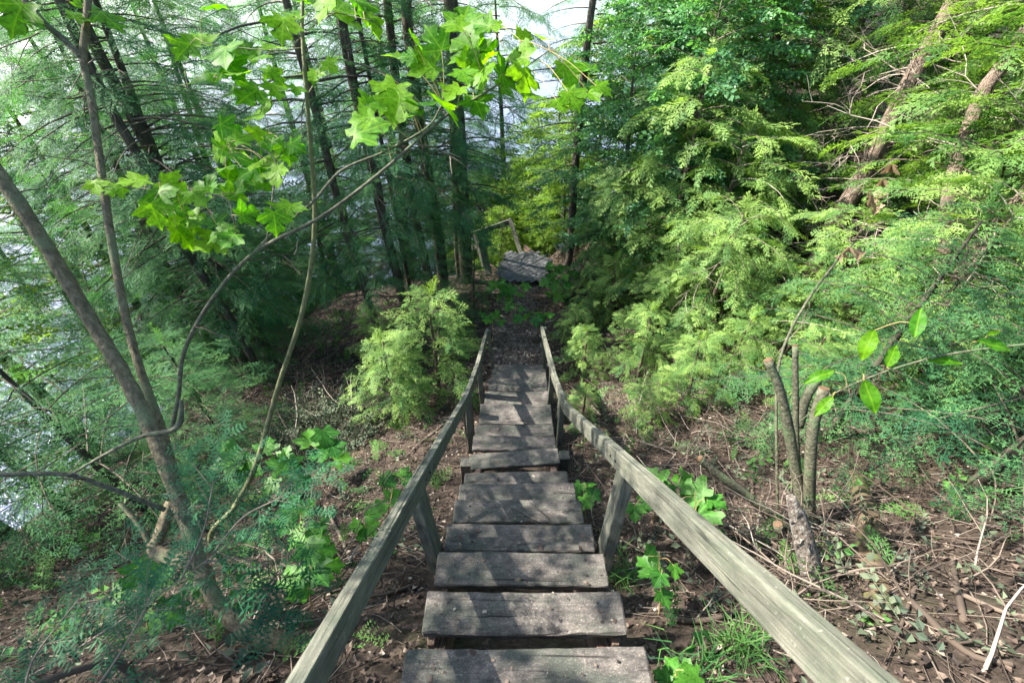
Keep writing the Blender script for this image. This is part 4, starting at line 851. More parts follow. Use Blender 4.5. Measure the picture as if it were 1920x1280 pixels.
CE = [(690, 240, 88), (680, 222, 60), (700, 190, 62), (730, 175, 80), (745, 200, 70), (790, 195, 70), (770, 215, 60), (795, 130, 75), (785, 85, 62), (815, 75, 60), (740, 105, 55), (765, 105, 45), (850, 175, 72), (835, 200, 70), (875, 85, 80), (905, 105, 70), (890, 125, 70), (870, 30, 80), (850, 45, 70), (905, 45, 60), (925, 50, 40), (970, 105, 80), (955, 140, 70), (985, 150, 70), (905, 145, 60), (870, 140, 60), (985, 68, 50), (1020, 72, 35), (950, 165, 50), (1000, 178, 50), (895, 195, 60), (1065, 140, 60), (1085, 130, 70), (1050, 195, 50), (1110, 175, 60), (1130, 165, 50), (1075, 185, 60), (540, 395, 72), (515, 415, 52)]
TL = [(30, 30, 70), (165, 10, 50), (205, 35, 60), (150, 30, 40), (60, 45, 50)]
leaves(maple, C4, ML, cD3, lambda u, v: 1.57, petM); leaves(maple, CE, ML, np.vstack([cD, cD2]), lambda u, v: 1.5, petM)
leaves(maple, TL, ML, np.vstack([cB, cB2]), lambda u, v: 1.8, petM)
petM.build('leaf_stalks', M['petiole'], maple)
nc = 980; u_ = rng.random(nc) ** .5; a_ = rng.uniform(0, 6.28, nc)
pc = np.column_stack([-6.3 + 1.6 * u_ * np.cos(a_), 3.0 + 2.3 * u_ * np.sin(a_), 15.6 + rng.normal(0, .8, nc).clip(-1.3, 2)])
low_ = np.arange(nc) < 480
pc[low_] = np.column_stack([-3.15 + .85 * u_ * np.cos(a_), 2.0 + 2.0 * u_ * np.sin(a_), rng.uniform(12.4, 13.2, nc)])[low_]
V, F, tn = scatter(*BROAD2, frames(rng.normal(0, 1, (nc, 3)) * [1, 1, .3], np.tile([0, 0, 1.], (nc, 1)), rng.uniform(-.8, .8, nc)), pc, np.where(low_, rng.uniform(.16, .3, nc), rng.uniform(.22, .42, nc)), rng.random(nc))
part('shade_crown', V, F, M['broad'], maple, tn)  # crown sprays out of view, placed and thinned to dapple the stairs
for e0 in (cA[-1], cB[-1]):
    for k in range(4):
        tp_ = pc[rng.integers(nc)]; V, F = tube(catmull([e0, (e0 + tp_) / 2 + rng.normal(0, .15, 3), tp_], 5), [.02, .006], 6); part('upper_limb', V, F, M['bark_maple'], maple)

# tall slim maple sapling
Cc = [(395, 1010, 2.55), (440, 950, 2.52), (480, 870, 2.48), (520, 730, 2.4), (568, 580, 2.2), (590, 420, 2.0), (578, 220, 1.82), (567, 60, 1.72), (570, -40, 1.68)]
pC = np.array([at(*p) for p in Cc]); g0 = pC[0] + np.array([-.05, .0, -.3]); pC = np.vstack([[g0[0], g0[1], gz(g0[0], g0[1]) - .1], pC])
sap = thing('maple_sapling', 'tall slim green-barked maple sapling rising past the left leaf clusters', 'sapling', (pC[0][0], pC[0][1], gz(pC[0][0], pC[0][1])))
cC = catmull(pC, 8); V, F = tube(cC, [.016, .0155, .015, .0135, .012, .0105, .009, .007, .005], 10, .02); part('trunk', V, F, M['bark_green'], sap, smooth=True)
petS = Soup()
def tw(pix, r=.003):
    c = catmull([at(*p) for p in pix], 5); V, F = tube(c, [r, r * .5], 6); part('twig', V, F, M['bark_green'], sap, smooth=True); return c
k1 = tw([(568, 90, 1.74), (520, 95, 1.72), (450, 90, 1.7), (380, 80, 1.68)]); k2 = tw([(570, 140, 1.77), (530, 145, 1.75), (460, 150, 1.72), (400, 145, 1.7)])
k3 = tw([(584, 300, 1.9), (540, 250, 1.84), (480, 255, 1.78), (430, 285, 1.74)]); k4 = tw([(567, 50, 1.72), (620, 25, 1.7), (700, 40, 1.68)]); k5 = tw([(576, 180, 1.8), (600, 140, 1.8), (640, 80, 1.8)])
C1 = [(400, 10, 50), (560, 25, 70), (610, 15, 70), (655, 40, 60), (700, 45, 60), (530, 50, 60), (375, 70, 60), (420, 100, 70), (460, 95, 55), (345, 95, 50), (510, 85, 55), (490, 105, 50), (440, 130, 60), (380, 150, 55), (410, 135, 50), (450, 135, 45), (515, 140, 45), (440, 165, 70), (470, 175, 60), (515, 170, 45), (555, 170, 35), (590, 145, 50), (620, 125, 40), (640, 10, 60), (680, 15, 55), (580, 5, 60)]
C3 = [(490, 210, 60), (430, 240, 50), (455, 260, 50), (410, 280, 60), (480, 250, 40), (500, 270, 50), (445, 290, 70), (520, 270, 40), (540, 285, 45), (500, 300, 55), (430, 310, 60), (470, 320, 60), (520, 330, 50), (555, 275, 40), (450, 335, 60), (490, 345, 50)]
axS = np.vstack([k1, k2, k3, k4, k5]); leaves(sap, C1 + C3, ML, axS, lambda u, v: 1.7, petS)
petS.build('leaf_stalks', M['petiole'], sap)

# ------------------------------------------------------------------ maple seedlings and other small plants on the ground
def seedling(label, lst, meshes=SL, lift=.22, cat='seedling', name='maple_seedling', group='maple seedlings by the stairs', tilt=.45, sk=1.0):
    us = np.mean([l[0] for l in lst]); vs_ = max(l[1] for l in lst) + 12
    b, d = hit(us, vs_ + 25)
    t = thing(name, label, cat, b, group); S = Soup()
    mid = at(us, np.mean([l[1] for l in lst]), d * (1 - lift * .5)); top = at(us, min(l[1] for l in lst), d * (1 - lift * .6))
    ax = catmull([b - np.array([0, 0, .03]), (b + mid) / 2 + rng.normal(0, .02, 3), mid, top], 6)
    V, F = tube(ax, [.004, .0018], 5, cap=False); S.add(V, F, .6)
    leaves(t, lst, meshes, ax, lambda u, v: d * (1 - lift * .55), S, .07 * d, sk, tilt, .35)
    S.build('stem', M['petiole'], t); return t
seedling('maple seedling with broad leaves below the slim maple sapling', [(430, 840, 45), (425, 868, 50), (460, 880, 70), (500, 835, 42), (445, 905, 50)])
seedling('maple seedling left of the brush pile, upper of the leafy column', [(520, 870, 45), (550, 870, 50), (570, 900, 45), (505, 910, 45), (535, 850, 35)])
seedling('maple seedling in front of the brush pile', [(580, 820, 50), (610, 820, 45), (625, 840, 40), (600, 850, 45), (640, 860, 40)])
seedling('bright maple seedling halfway down the leafy column left of the handrail', [(545, 955, 50), (575, 950, 35), (555, 1005, 55), (590, 1000, 50), (600, 985, 40), (535, 985, 40)])
seedling('brightest low maple seedling beside the left handrail', [(580, 1035, 60), (610, 1030, 45), (545, 1080, 60), (590, 1070, 70), (620, 1060, 50), (560, 1110, 60)])
seedling('small maple seedling behind the left handrail', [(730, 900, 45), (760, 888, 32), (740, 930, 40), (712, 950, 42), (770, 905, 30), (700, 965, 34)])
seedling('dark shaded maple seedling among the fir needles', [(250, 1080, 60), (300, 1090, 60), (315, 1150, 70), (230, 1100, 50), (272, 1065, 50)], lift=.1)
seedling('maple seedling right of the stairs below the right handrail', [(1215, 1060, 50), (1235, 1085, 45), (1265, 1070, 35), (1245, 1120, 45), (1222, 1035, 36)], lift=.12)
seedling('maple seedling at the bottom edge right of the lowest visible tread', [(1268, 1255, 66), (1240, 1268, 46), (1292, 1272, 48)], lift=.1)
seedling('blue-green seedling touching the right ends of the treads', [(1085, 915, 35), (1105, 908, 30), (1100, 940, 42), (1115, 925, 35), (1088, 948, 30)], lift=.08)
seedling('leafy maple seedling just outside the right handrail, upper part', [(1190, 885, 50), (1205, 910, 50), (1230, 895, 45), (1250, 925, 50), (1280, 900, 50), (1215, 940, 40), (1190, 960, 45)])
seedling('large-leaved maple seedling outside the right handrail', [(1300, 920, 62), (1310, 950, 60), (1320, 985, 72), (1262, 960, 50), (1340, 940, 45), (1290, 970, 50)])
seedling('seedling low on the left of the upper treads', [(680, 1000, 34), (700, 985, 30), (665, 985, 30)], lift=.1)
for lab, lst in [('green plant on the path just past the stairs', [(985, 592, 24), (1000, 585, 26), (1015, 595, 24), (970, 598, 22), (1005, 602, 24), (1030, 590, 20)]),
                 ('green plant on the left side of the path before the landing', [(945, 548, 24), (960, 542, 24), (975, 550, 22), (935, 556, 22), (955, 560, 22), (985, 538, 18)]),
                 ('green plant on the right side of the path near the landing', [(1040, 540, 24), (1055, 548, 24), (1028, 552, 20), (1065, 535, 20), (1045, 558, 20)]),
                 ('leafy plant at the foot of the slender spruce', [(1050, 505, 22), (1065, 500, 24), (1040, 512, 20), (1075, 512, 22), (1030, 500, 18)]),
                 ('leafy plant left of the path beside the hemlock bough', [(930, 590, 20), (915, 600, 22), (940, 605, 20), (905, 590, 18)])]:
    seedling(lab, lst, lift=.04, name='path_plant', cat='plant', group='green plants along the path', tilt=.3, sk=1.1)

for lab, lst in [('small green plant left of centre on the mulch path', [(955, 575, 18), (968, 570, 20), (978, 580, 18)]), ('leafy plant at the near right corner of the landing', [(1020, 530, 20), (1032, 522, 22), (1045, 528, 18), (1060, 520, 18)]), ('leafy plant at the near left corner of the landing', [(925, 535, 20), (938, 528, 20), (915, 545, 18), (945, 540, 18)])]:
    seedling(lab, lst, lift=.04, name='path_plant', cat='plant', group='green plants along the path', tilt=.3, sk=1.2)
# toothed leaves on a twig reaching in from the right
def oval_mesh(name, mat, seed, w=.26):
    r = random.Random(seed); n = 11; V = []; F = []
    for k in range(n):
        s = k / (n - 1); h = w * (math.sin(math.pi * min(1, s * 1.0)) ** .75) * (1 - .25 * s) + .004
        h *= 1 + (.06 if k % 2 else -.04); z = -.25 * s * s + .03 * math.sin(s * 9 + seed)
        V += [(s, -h, z + .05), (s, -h * .5, z + .015), (s, 0, z), (s, h * .5, z + .015), (s, h, z + .05)]
    for k in range(n - 1):
        for j in range(4): F.append((k * 5 + j, k * 5 + j + 1, k * 5 + j + 6, k * 5 + j + 5))
    return mesh_from(name, np.array(V), F, mat, smooth=True)
OV = [oval_mesh('oval_leaf', M['maple'], s, w) for s, w in ((1, .24), (2, .27), (3, .22))]
twp = [(1990, 640, 1.35), (1880, 650, 1.4), (1760, 668, 1.45), (1650, 700, 1.5), (1560, 740, 1.55), (1500, 790, 1.58)]
cT = catmull([at(*p) for p in twp], 6)
bb = cT[0]
beech = thing('beech_branch', 'thin twig with long toothed green leaves reaching in from the right edge', 'branch', bb)
V, F = tube(cT, [.004, .003, .0015], 6); part('twig', V, F, M['bark_grey'], beech, smooth=True)
cT2 = catmull([at(*p) for p in [(1760, 668, 1.45), (1735, 640, 1.42), (1722, 600, 1.4)]], 4); V, F = tube(cT2, .0015, 5); part('twig', V, F, M['bark_grey'], beech)
pb = Soup()
for (u0, v0, u1, v1, d, nz) in [(1715, 632, 1728, 575, 1.4, .3), (1620, 712, 1645, 775, 1.5, .2), (1640, 622, 1612, 668, 1.5, .2), (1830, 640, 1905, 650, 1.38, 1.6), (1740, 676, 1810, 674, 1.45, 2.5), (1560, 700, 1515, 706, 1.55, 1.4), (1850, 630, 1880, 615, 1.38, 1.5), (1660, 690, 1690, 640, 1.5, .9), (1560, 745, 1530, 775, 1.55, 1.0)]:
    p0 = at(u0, v0, d); p1 = at(u1, v1, d - .02); L = np.linalg.norm(p1 - p0)
    nrm = unit(camp - p0) + np.array([0, 0, nz]) + rng.normal(0, .15, 3)
    leaf_at(beech, random.choice(OV), p0 + unit(p1 - p0) * L * .38, L, nrm, p1 - p0, pb, nearest(np.vstack([cT, cT2]), p0))
pb.build('leaf_stalks', M['petiole'], beech)

# unseen beech added overhead to throw flecked shade on the right ground
bz = np.array([2.9, -1.9, gz(2.9, -1.9)]); bt_ = thing('added_shade_beech', 'unseen beech added overhead to shade the ground right of the stairs', 'tree', bz)
cb_ = catmull([bz - [0, 0, .3], bz + [-.05, .1, 1.5], bz + [-.2, .3, 3.2], bz + [-.3, .5, 5.0]], 6); V, F = tube(cb_, [.11, .10, .08, .04], 12, .03); part('trunk', V, F, M['bark_grey'], bt_, smooth=True)
nb_ = 360; pb_ = np.column_stack([rng.uniform(-.3, 2.2, nb_), rng.uniform(.2, 3.6, nb_), rng.uniform(12.45, 13.5, nb_)])
for k in range(7):
    e_ = pb_[k] * [1, 1, 1]; st_ = cb_[random.randint(8, len(cb_) - 3)]; V, F = tube(catmull([st_, (st_ + e_) / 2 + [0, 0, .35], e_], 5), [.025, .006], 7); part('limb', V, F, M['bark_grey'], bt_, smooth=True)
V, F, tn = scatter(*BROAD2, frames(rng.normal(0, 1, (nb_, 3)) * [1, 1, .25], np.tile([0, 0, 1.], (nb_, 1)), rng.uniform(-.6, .6, nb_)), pb_, rng.uniform(.2, .36, nb_), rng.random(nb_)); cr_ = part('crown', V, F, M['broad'], bt_, tn)

# bent bare stem with dead leaves
st = [(1458, 960, 3.3), (1456, 830, 3.25), (1458, 700, 3.2), (1480, 625, 3.18), (1520, 555, 3.15), (1565, 495, 3.12), (1602, 455, 3.1)]
pS = np.array([at(*p) for p in st]); pS = np.vstack([[pS[0][0], pS[0][1], gz(pS[0][0], pS[0][1]) - .05], pS])
stem = thing('bent_sapling', 'bare bent sapling with withered leaves at its tip beside the cut stems', 'sapling', (pS[0][0], pS[0][1], gz(pS[0][0], pS[0][1])))
V, F = tube(catmull(pS, 6), [.011, .010, .009, .006], 7, .03); part('trunk', V, F, M['bark_grey'], stem, smooth=True)
DL = [maple_mesh('withered_leaf', s + 40, M['deadleaf'], 1.5, 1.0) for s in range(3)]
for (u, v, w) in [(1590, 470, 40), (1612, 478, 34), (1575, 480, 30)]:
    leaf_at(stem, random.choice(DL), at(u, v, 3.1), w * 1.6 / FPX, unit(camp - at(u, v, 3.1)) + rng.normal(0, .4, 3), np.array([.2, 0, -1]))
# hanging withered leaves on the leaning cedar
wl_ = thing('withered_leaf_spray', 'withered tan leaves caught in front of the leaning cedar trunk', 'leaves', at(1645, 370, 4.6))
S = Soup(); c0 = [at(1670, 300, 4.6), at(1650, 345, 4.6), at(1630, 400, 4.6)]; V, F = tube(catmull(c0, 4), .003, 5); S.add(V, F, .5); S.build('twig', M['twig'], wl_)
for (u, v, w) in [(1668, 318, 40), (1652, 345, 36), (1635, 372, 46), (1642, 392, 30)]:
    leaf_at(wl_, random.choice(DL), at(u, v, 4.6), w * 2.6 / FPX, unit(camp) * 0 + unit(camp - at(u, v, 4.6)) + rng.normal(0, .4, 3), np.array([.1, 0, -1]))

# ------------------------------------------------------------------ near fir at lower left
fb = np.array([-1.25, .35]); firz = gz(*fb)
fir = thing('fir_sapling', 'dark near fir sapling with blue-green needles at the lower left corner', 'sapling', (fb[0], fb[1], firz))
bough = [[(-60, 1330, 1.15), (120, 1230, 1.18), (260, 1140, 1.2), (360, 1070, 1.22), (440, 1010, 1.22)], [(150, 1330, 1.1), (215, 1240, 1.12), (262, 1160, 1.15), (290, 1100, 1.15)], [(340, 1085, 1.2), (380, 1000, 1.25), (395, 930, 1.27), (400, 900, 1.28)],
         [(380, 1055, 1.22), (440, 1045, 1.25), (500, 1060, 1.28), (520, 1100, 1.28)], [(400, 1035, 1.22), (455, 970, 1.25), (510, 940, 1.27), (530, 930, 1.28)], [(40, 1330, 1.1), (60, 1240, 1.15), (110, 1170, 1.18), (150, 1120, 1.2)]]
S = Soup(); N_ = Soup(); B_pts = []
hub = np.array([fb[0] - .02, fb[1] + .02, firz])
V, F = tube(catmull([hub - [0, 0, .1], hub + [.05, .1, .25], at(-60, 1330, 1.15)], 5), [.016, .009], 7); S.add(V, F, .4)
for bi, bp in enumerate(bough):
    c = catmull([at(*p) for p in bp], 5); V, F = tube(c, [.003, .0012], 6); S.add(V, F, .75)
    tg = np.gradient(c, axis=0); 
    nb = int(len(c) * .5)
    for k in range(nb):
        i0 = min(len(c) - 1, 2 + int(k * 1.8)); t_ = unit(tg[i0]); sd = (1 if k % 2 else -1); side = unit(np.cross(t_, [0, 0, 1])) * sd
        d = t_ * .75 + side * .75 + np.array([0, 0, random.uniform(-.3, .1)])
        tV, tF = random.choice(FIRS); Vv, Ff, tn = scatter(tV, tF, frames(d[None], np.array([[0, .2, 1.]]), rng.uniform(-.4, .4, 1)), c[i0][None], np.array([random.uniform(.16, .24)]), rng.uniform(0, 1, 1)); N_.add(Vv, Ff, tn); e_ = c[i0] + unit(d) * .11 + np.array([0, 0, -.008]); Vt, Ft = tube(catmull([c[i0], (c[i0] + e_) / 2 + [0, 0, .003], e_], 3), [.0011, .0005], 4, cap=False); S.add(Vt, Ft, random.uniform(.3, .8))
    Vv, Ff, tn = scatter(FIR_HI[0], FIR_HI[1], frames(tg[-1][None], np.array([[0, .2, 1.]]), np.zeros(1)), c[-1][None], np.array([.2]), np.array([.8])); N_.add(Vv, Ff, tn)
S.build('branches', M['twig'], fir, True); N_.build('needles', M['fir'], fir)

# ------------------------------------------------------------------ cut shrub on the right, log, stump
def gp(u, v, lift=0.0):
    p, d = hit(u, v); return p + np.array([0, 0, lift]), d
cb, cd = gp(1512, 985)
cut = thing('cut_shrub', 'clump of sawn grey stems sprouting beside the right handrail', 'stump', cb)
def stemp(pix, d, r, bark='bark_grey', cap=True, nm='stem', root=None):
    root = root or cut
    c = catmull([at(u, v, dd) for u, v, dd in pix], 6); V, F = tube(c, r, 12, .03); o = part(nm, V, F, M[bark], root, smooth=True)
    if cap:
        e = c[-1]; dr = unit(c[-1] - c[-3]); rr = (r[-1] if not np.isscalar(r) else r) * .96
        a1 = unit(np.cross(dr, [0.3, .2, 1])); b1 = np.cross(dr, a1); th = np.linspace(0, 6.2832, 12, endpoint=False)
        ring = [e + dr * .003 + rr * (math.cos(q) * a1 + math.sin(q) * b1) for q in th]; ring0 = [p - dr * .006 for p in ring]
        Vc = np.array(ring0 + ring); Fc = [tuple(range(12, 24))] + [(i_, (i_ + 1) % 12, 12 + (i_ + 1) % 12, 12 + i_) for i_ in range(12)]
        root_o = part('sawn_end', Vc, Fc, M['cut'], root)
    return o
d0 = cd * .985
stemp([(1510, 990, d0), (1495, 900, d0 * .97), (1478, 800, d0 * .93), (1462, 730, d0 * .9), (1440, 675, d0 * .88)], 0, [.036, .033, .030, .026, .024])
stemp([(1518, 990, d0), (1518, 900, d0 * .95), (1525, 800, d0 * .91), (1545, 728, d0 * .88)], 0, [.036, .033, .031, .030])
stemp([(1505, 960, d0 * 1.02), (1494, 850, d0 * .98), (1492, 740, d0 * .94), (1491, 648, d0 * .91)], 0, [.02, .018, .016])
stemp([(1498, 800, d0 * 1.0), (1512, 745, d0 * .98), (1535, 708, d0 * .97)], 0, [.028, .029, .029])
stemp([(1490, 1055, d0 * .93), (1470, 1020, d0 * .92), (1458, 982, d0 * .9)], 0, [.034, .03, .026])
fl = thing('flaky_stump', 'rotten stump with flaking pale bark in front of the sawn stems', 'stump', hit(1520, 1090)[0])
fd = hit(1520, 1095)[1]
stemp([(1526, 1092, fd), (1512, 1030, fd * .98), (1498, 975, fd * .97), (1482, 930, fd * .96)], 0, [.05, .048, .04, .02], 'bark_flaky', False, 'trunk', fl)
S = Soup()
for k in range(16):
    f = random.random(); p = at(1526 - 44 * f + random.uniform(-11, 11), 1092 - 160 * f, fd * (.955 - .02 * f)); a_ = random.uniform(0, 6.28)
    d = np.array([math.cos(a_), -.4, math.sin(a_)]); y = unit(np.cross(d, [0.2, -1, .4])); l = random.uniform(.006, .018); w = l * .7
    S.add([p - d * l - y * w, p + d * l - y * w * .7, p + d * l + y * w, p - d * l + y * w * .8], [[0, 1, 2, 3]], random.uniform(.6, 1))
S.build('bark_flakes', M['twig'], fl)
lg = thing('sawn_branch', 'sawn branch leaning out of the clump toward the handrail with pale cut end', 'branch', gp(1490, 1005)[0])
stemp([(1500, 1010, d0 * .96), (1460, 975, d0 * .95), (1400, 928, d0 * .94), (1345, 888, d0 * .93), (1312, 860, d0 * .92)], 0, [.026, .027, .025, .024], 'bark_grey', True, 'trunk', lg)
# half-buried rotten log
L0, _ = gp(1660, 1120, -.055); L1, _ = gp(1610, 890, -.055)
lo = thing('rotten_log', 'rotting mossy log lying in the leaves right of the sawn stems', 'log', (L0 + L1) / 2)
c = catmull([L0 - (L1 - L0) * .25 - [0, 0, .04], L0, (L0 + L1) / 2 + [.02, 0, .015], L1, L1 + (L1 - L0) * .2 - [0, 0, .03]], 7)
V, F = tube(c, [.07, .08, .075, .075, .055], 14, .10); part('trunk', V, F, M['bark_log'], lo, smooth=True)
for (u, v, s, lab) in [(1090 * 0 + 1690, 705, 10, 'x')]: pass

# fallen sticks
def stick(pix, r, label, bark='twig', lift=.025, group=None):
    p = [];
    for u, v in pix:
        q, d = gp(u, v); p.append(q + np.array([0, 0, lift]))
    c = catmull(p, 5) if len(p) > 2 else np.linspace(p[0], p[1], 6) + rng.normal(0, .008, (6, 3))
    t = thing('fallen_branch', label, 'stick', c[0], group); S = Soup(); V, F = tube(c, [r, r * .55], 7, .05); S.add(V, F, random.uniform(.2, .72))
    S.build('stick', M[bark], t, True)
    S2 = Soup()
    for k in range(2):
        i0 = random.randint(2, len(c) - 2); d = unit(c[min(i0 + 1, len(c) - 1)] - c[i0 - 1]); a_ = rng.normal(0, 1, 3); a_[2] = abs(a_[2]) * .3
        bare(S2, c[i0], d + unit(a_) * .8, np.linalg.norm(c[-1] - c[0]) * random.uniform(.15, .3), r * .45, 0)
    S2.build('side_twig', M['twig'], t)
for pix, r, lab in [([(1240, 1165), (1330, 1165), (1430, 1130), (1530, 1110)], .013, 'pale bent stick just outside the right handrail'), ([(1720, 1080), (1690, 1160), (1650, 1270)], .010, 'curved purple twig in the lower right'), ([(1700, 1130), (1800, 1225), (1890, 1250)], .016, 'thick bare stick in the lower right corner'), ([(1800, 1170), (1780, 1050), (1785, 1000)], .014, 'upright-leaning stick below the bluish hemlock trunk'), ([(1540, 1030), (1640, 1055), (1740, 1010)], .009, 'thin stick crossing the rotting log'), ([(1290, 1010), (1400, 1010), (1460, 1000)], .016, 'grey stick lying behind the right handrail'), ([(1310, 990), (1420, 985), (1480, 1010)], .010, 'thin branch parallel to the grey stick behind the handrail'), ([(1500, 1150), (1560, 1090), (1620, 1070)], .009, 'forked twig in front of the flaking stump'), ([(1620, 960), (1700, 1040), (1780, 1090)], .010, 'dark stick sloping right of the rotting log'), ([(1780, 1110), (1870, 1150), (1930, 1160)], .012, 'dark stick near the right edge'), ([(1330, 760), (1250, 830), (1190, 860)], .008, 'thin bleached stick above the right handrail'), ([(1400, 800), (1300, 740), (1200, 720)], .007, 'bleached twig on the slope above the sawn branch'), ([(560, 1140), (470, 1230), (400, 1290)], .010, 'brown stick by the foot of the near maple'), ([(720, 1130), (600, 1180), (560, 1250)], .008, 'long thin root-like stick left of the near treads'), ([(780, 1100), (700, 1120), (660, 1090)], .011, 'short stick beside the third tread'), ([(60, 1050), (160, 1010), (260, 1060)], .014, 'dark stick under the fir boughs'), ([(610, 950), (640, 1010), (660, 1060)], .013, 'short broken stub left of the left handrail'), ([(830, 800), (790, 830), (760, 860)], .009, 'stick under the left handrail by the small cedar'), ([(1060, 680), (1130, 700), (1200, 690)], .007, 'bare twig right of the lower flight'), ([(1180, 620), (1150, 660), (1090, 690)], .008, 'bare twig on the slope right of the path'), ([(1640, 600), (1600, 680), (1540, 720)], .012, 'stick on the sunny ground behind the sawn stems'), ([(1850, 820), (1780, 860), (1700, 850)], .012, 'stick under the right hemlock boughs')]:
    stick(pix, r, lab, lift=r + .012)
# flat stone on the right
rk, _ = gp(1838, 818)
V, F = grid(np.linspace(-1, 1, 9), np.linspace(-1, 1, 9), lambda x, y: np.zeros_like(x))
rx, ry = V[:, 0].copy(), V[:, 1].copy(); sq = np.sqrt(np.maximum(1e-6, 1 - .5 * ry ** 2)), np.sqrt(np.maximum(1e-6, 1 - .5 * rx ** 2))
dx, dy = rx * sq[0], ry * sq[1]; hgt = np.sqrt(np.maximum(0, 1 - np.minimum(1, dx ** 2 + dy ** 2)))
V = np.column_stack([rk[0] + dx * .17, rk[1] + dy * .12, rk[2] - .03 + hgt * .09 + .008 * bumps(dx * 5, dy * 5, 2.0)])
tag(link('rock', mesh_from('rock', V - rk, F, M['bark_flaky'], smooth=True), None, rk), 'flat pale rock on the slope under the right hemlock', 'rock')

# ------------------------------------------------------------------ brush piles
def brush(label, cx, cy, rx, ry, h, n, nl, name='brush_pile'):
    z = gz(cx, cy); t = thing(name, label, 'brush pile', (cx, cy, z)); S = Soup(); Lf = Soup()
    for k in range(n):
        a_ = random.uniform(0, 6.28); q = math.sqrt(random.random()); x = cx + rx * q * math.cos(a_); y = cy + ry * q * math.sin(a_)
        hz = gz(x, y) + random.uniform(0, h) * (1 - q * .8); b = random.uniform(0, 6.28)
        bare(S, (x, y, hz), (math.cos(b), math.sin(b), random.uniform(-.1, .35)), random.uniform(.3, .8), random.uniform(.003, .008), 1)
    S.build('twigs', M['twig'], t)
    if nl:
        a_ = rng.uniform(0, 6.28, nl); q = np.sqrt(rng.random(nl)); x = cx + rx * q * np.cos(a_); y = cy + ry * q * np.sin(a_)
        hz = ground_z(x, y) + h * (1 - q * .75) * rng.uniform(.2, 1.1, nl)
        d = rng.normal(0, 1, (nl, 3)); d[:, 2] -= .5
        V, F, tn = scatter(BROAD[0], BROAD[1], frames(d, np.tile([0, 0, 1.], (nl, 1)), rng.uniform(-2, 2, nl)), np.column_stack([x, y, hz]), rng.uniform(.12, .26, nl), rng.random(nl)); Lf.add(V, F, tn)
        Lf.build('wilted_leaves', M['wilted'], t)
    return t
bp, _ = hit(590, 840); bp2, _ = hit(650, 760)
brush('dark pile of cut brush with wilted grey-green leaves left of the stairs', (bp[0] + bp2[0]) / 2, (bp[1] + bp2[1]) / 2, 1.0, .9, .36, 110, 1500)
bp, _ = hit(1120, 520); brush('grey heap of bare twigs right of the path near the landing', bp[0] + .3, bp[1] - .6, 1.0, 1.2, .28, 130, 120)
bp, _ = hit(1260, 790); brush('loose scatter of bleached twigs on the slope right of the stairs', bp[0], bp[1], .9, .9, .12, 140, 80)
bp, _ = hit(1420, 1060); brush('tangle of dry twigs round the foot of the sawn stems', bp[0], bp[1], .7, .5, .08, 70, 50)
bp, _ = hit(1720, 1080); brush('scattered dry twigs and wilted leaves in the lower right', bp[0], bp[1], .8, .6, .06, 55, 70)
bp, _ = hit(620, 700); brush('dry twigs on the reddish ground left of the small bright cedar', bp[0], bp[1], 1.0, .9, .12, 130, 40)
bp, _ = hit(640, 1130); brush('fine twigs on the bare soil left of the near treads', bp[0] - .25, bp[1], .25, .4, .03, 40, 0)
bp, _ = hit(520, 700); brush('grey tangle of fine dead branches on the left bank behind the slim maple sapling', bp[0], bp[1], 1.3, 1.0, .35, 150, 0)
bp, _ = hit(230, 800); brush('tangle of bare dead branches at the left edge', bp[0], bp[1] - .2, .9, .8, .5, 70, 60)

# ------------------------------------------------------------------ leaf litter and twig litter
def litter(n, xr, yr, size, name):
    x = rng.uniform(*xr, n); y = rng.uniform(*yr, n)
    on = (np.abs(x - .05) < .42) & (y < 5.0) & (y > -.5)
    k = ~on | (rng.random(n) < .35); x = x[k]; y = y[k]; n = len(x)
    z = ground_z(x, y); ex = .05
    nx = -(ground_z(x + ex, y) - ground_z(x - ex, y)) / (2 * ex); ny = -(ground_z(x, y + ex) - ground_z(x, y - ex)) / (2 * ex)
    up = np.column_stack([nx, ny, np.ones(n)]) + rng.normal(0, .35, (n, 3)); a_ = rng.uniform(0, 6.28, n)
    d = np.column_stack([np.cos(a_), np.sin(a_), rng.normal(0, .15, n)])
    t = T(); t.q([-.5, 0, .0], [-.2, -.42, .22], [.02, -.18, .04], [0, 0, -.02]); t.q([0, 0, -.02], [.02, -.18, .04], [.55, -.12, .2], [.2, .1, .0]); t.q([-.5, 0, 0], [0, 0, -.02], [.2, .1, 0], [-.05, .42, .25])
    y_ = np.cross(up, d); Mx = frames(d, up)
    V, F, tn = scatter(*t.out(), Mx, np.column_stack([x, y, z + rng.uniform(.004, .03, n)]), rng.uniform(.35, 1.3, n) * size, rng.random(n) ** 1.2)
    S = Soup(); S.add(V, F, tn); o = S.build(name, M['litter']); tag(o, kind='stuff'); return o
o = litter(48000, (-4.5, 5.5), (-.3, 6.0), .034, 'leaf_litter'); tag(o, 'brown fallen leaves covering the forest floor round the stairs', 'leaf litter')
o = litter(16000, (-6, 9), (5.0, 13), .07, 'leaf_litter'); tag(o, 'brown fallen leaves covering the farther forest floor and path edges', 'leaf litter')
o = litter(11000, (-9, -4.2), (-.6, 7), .055, 'leaf_litter'); tag(o, 'brown fallen leaves on the steep bank at the left edge', 'leaf litter')
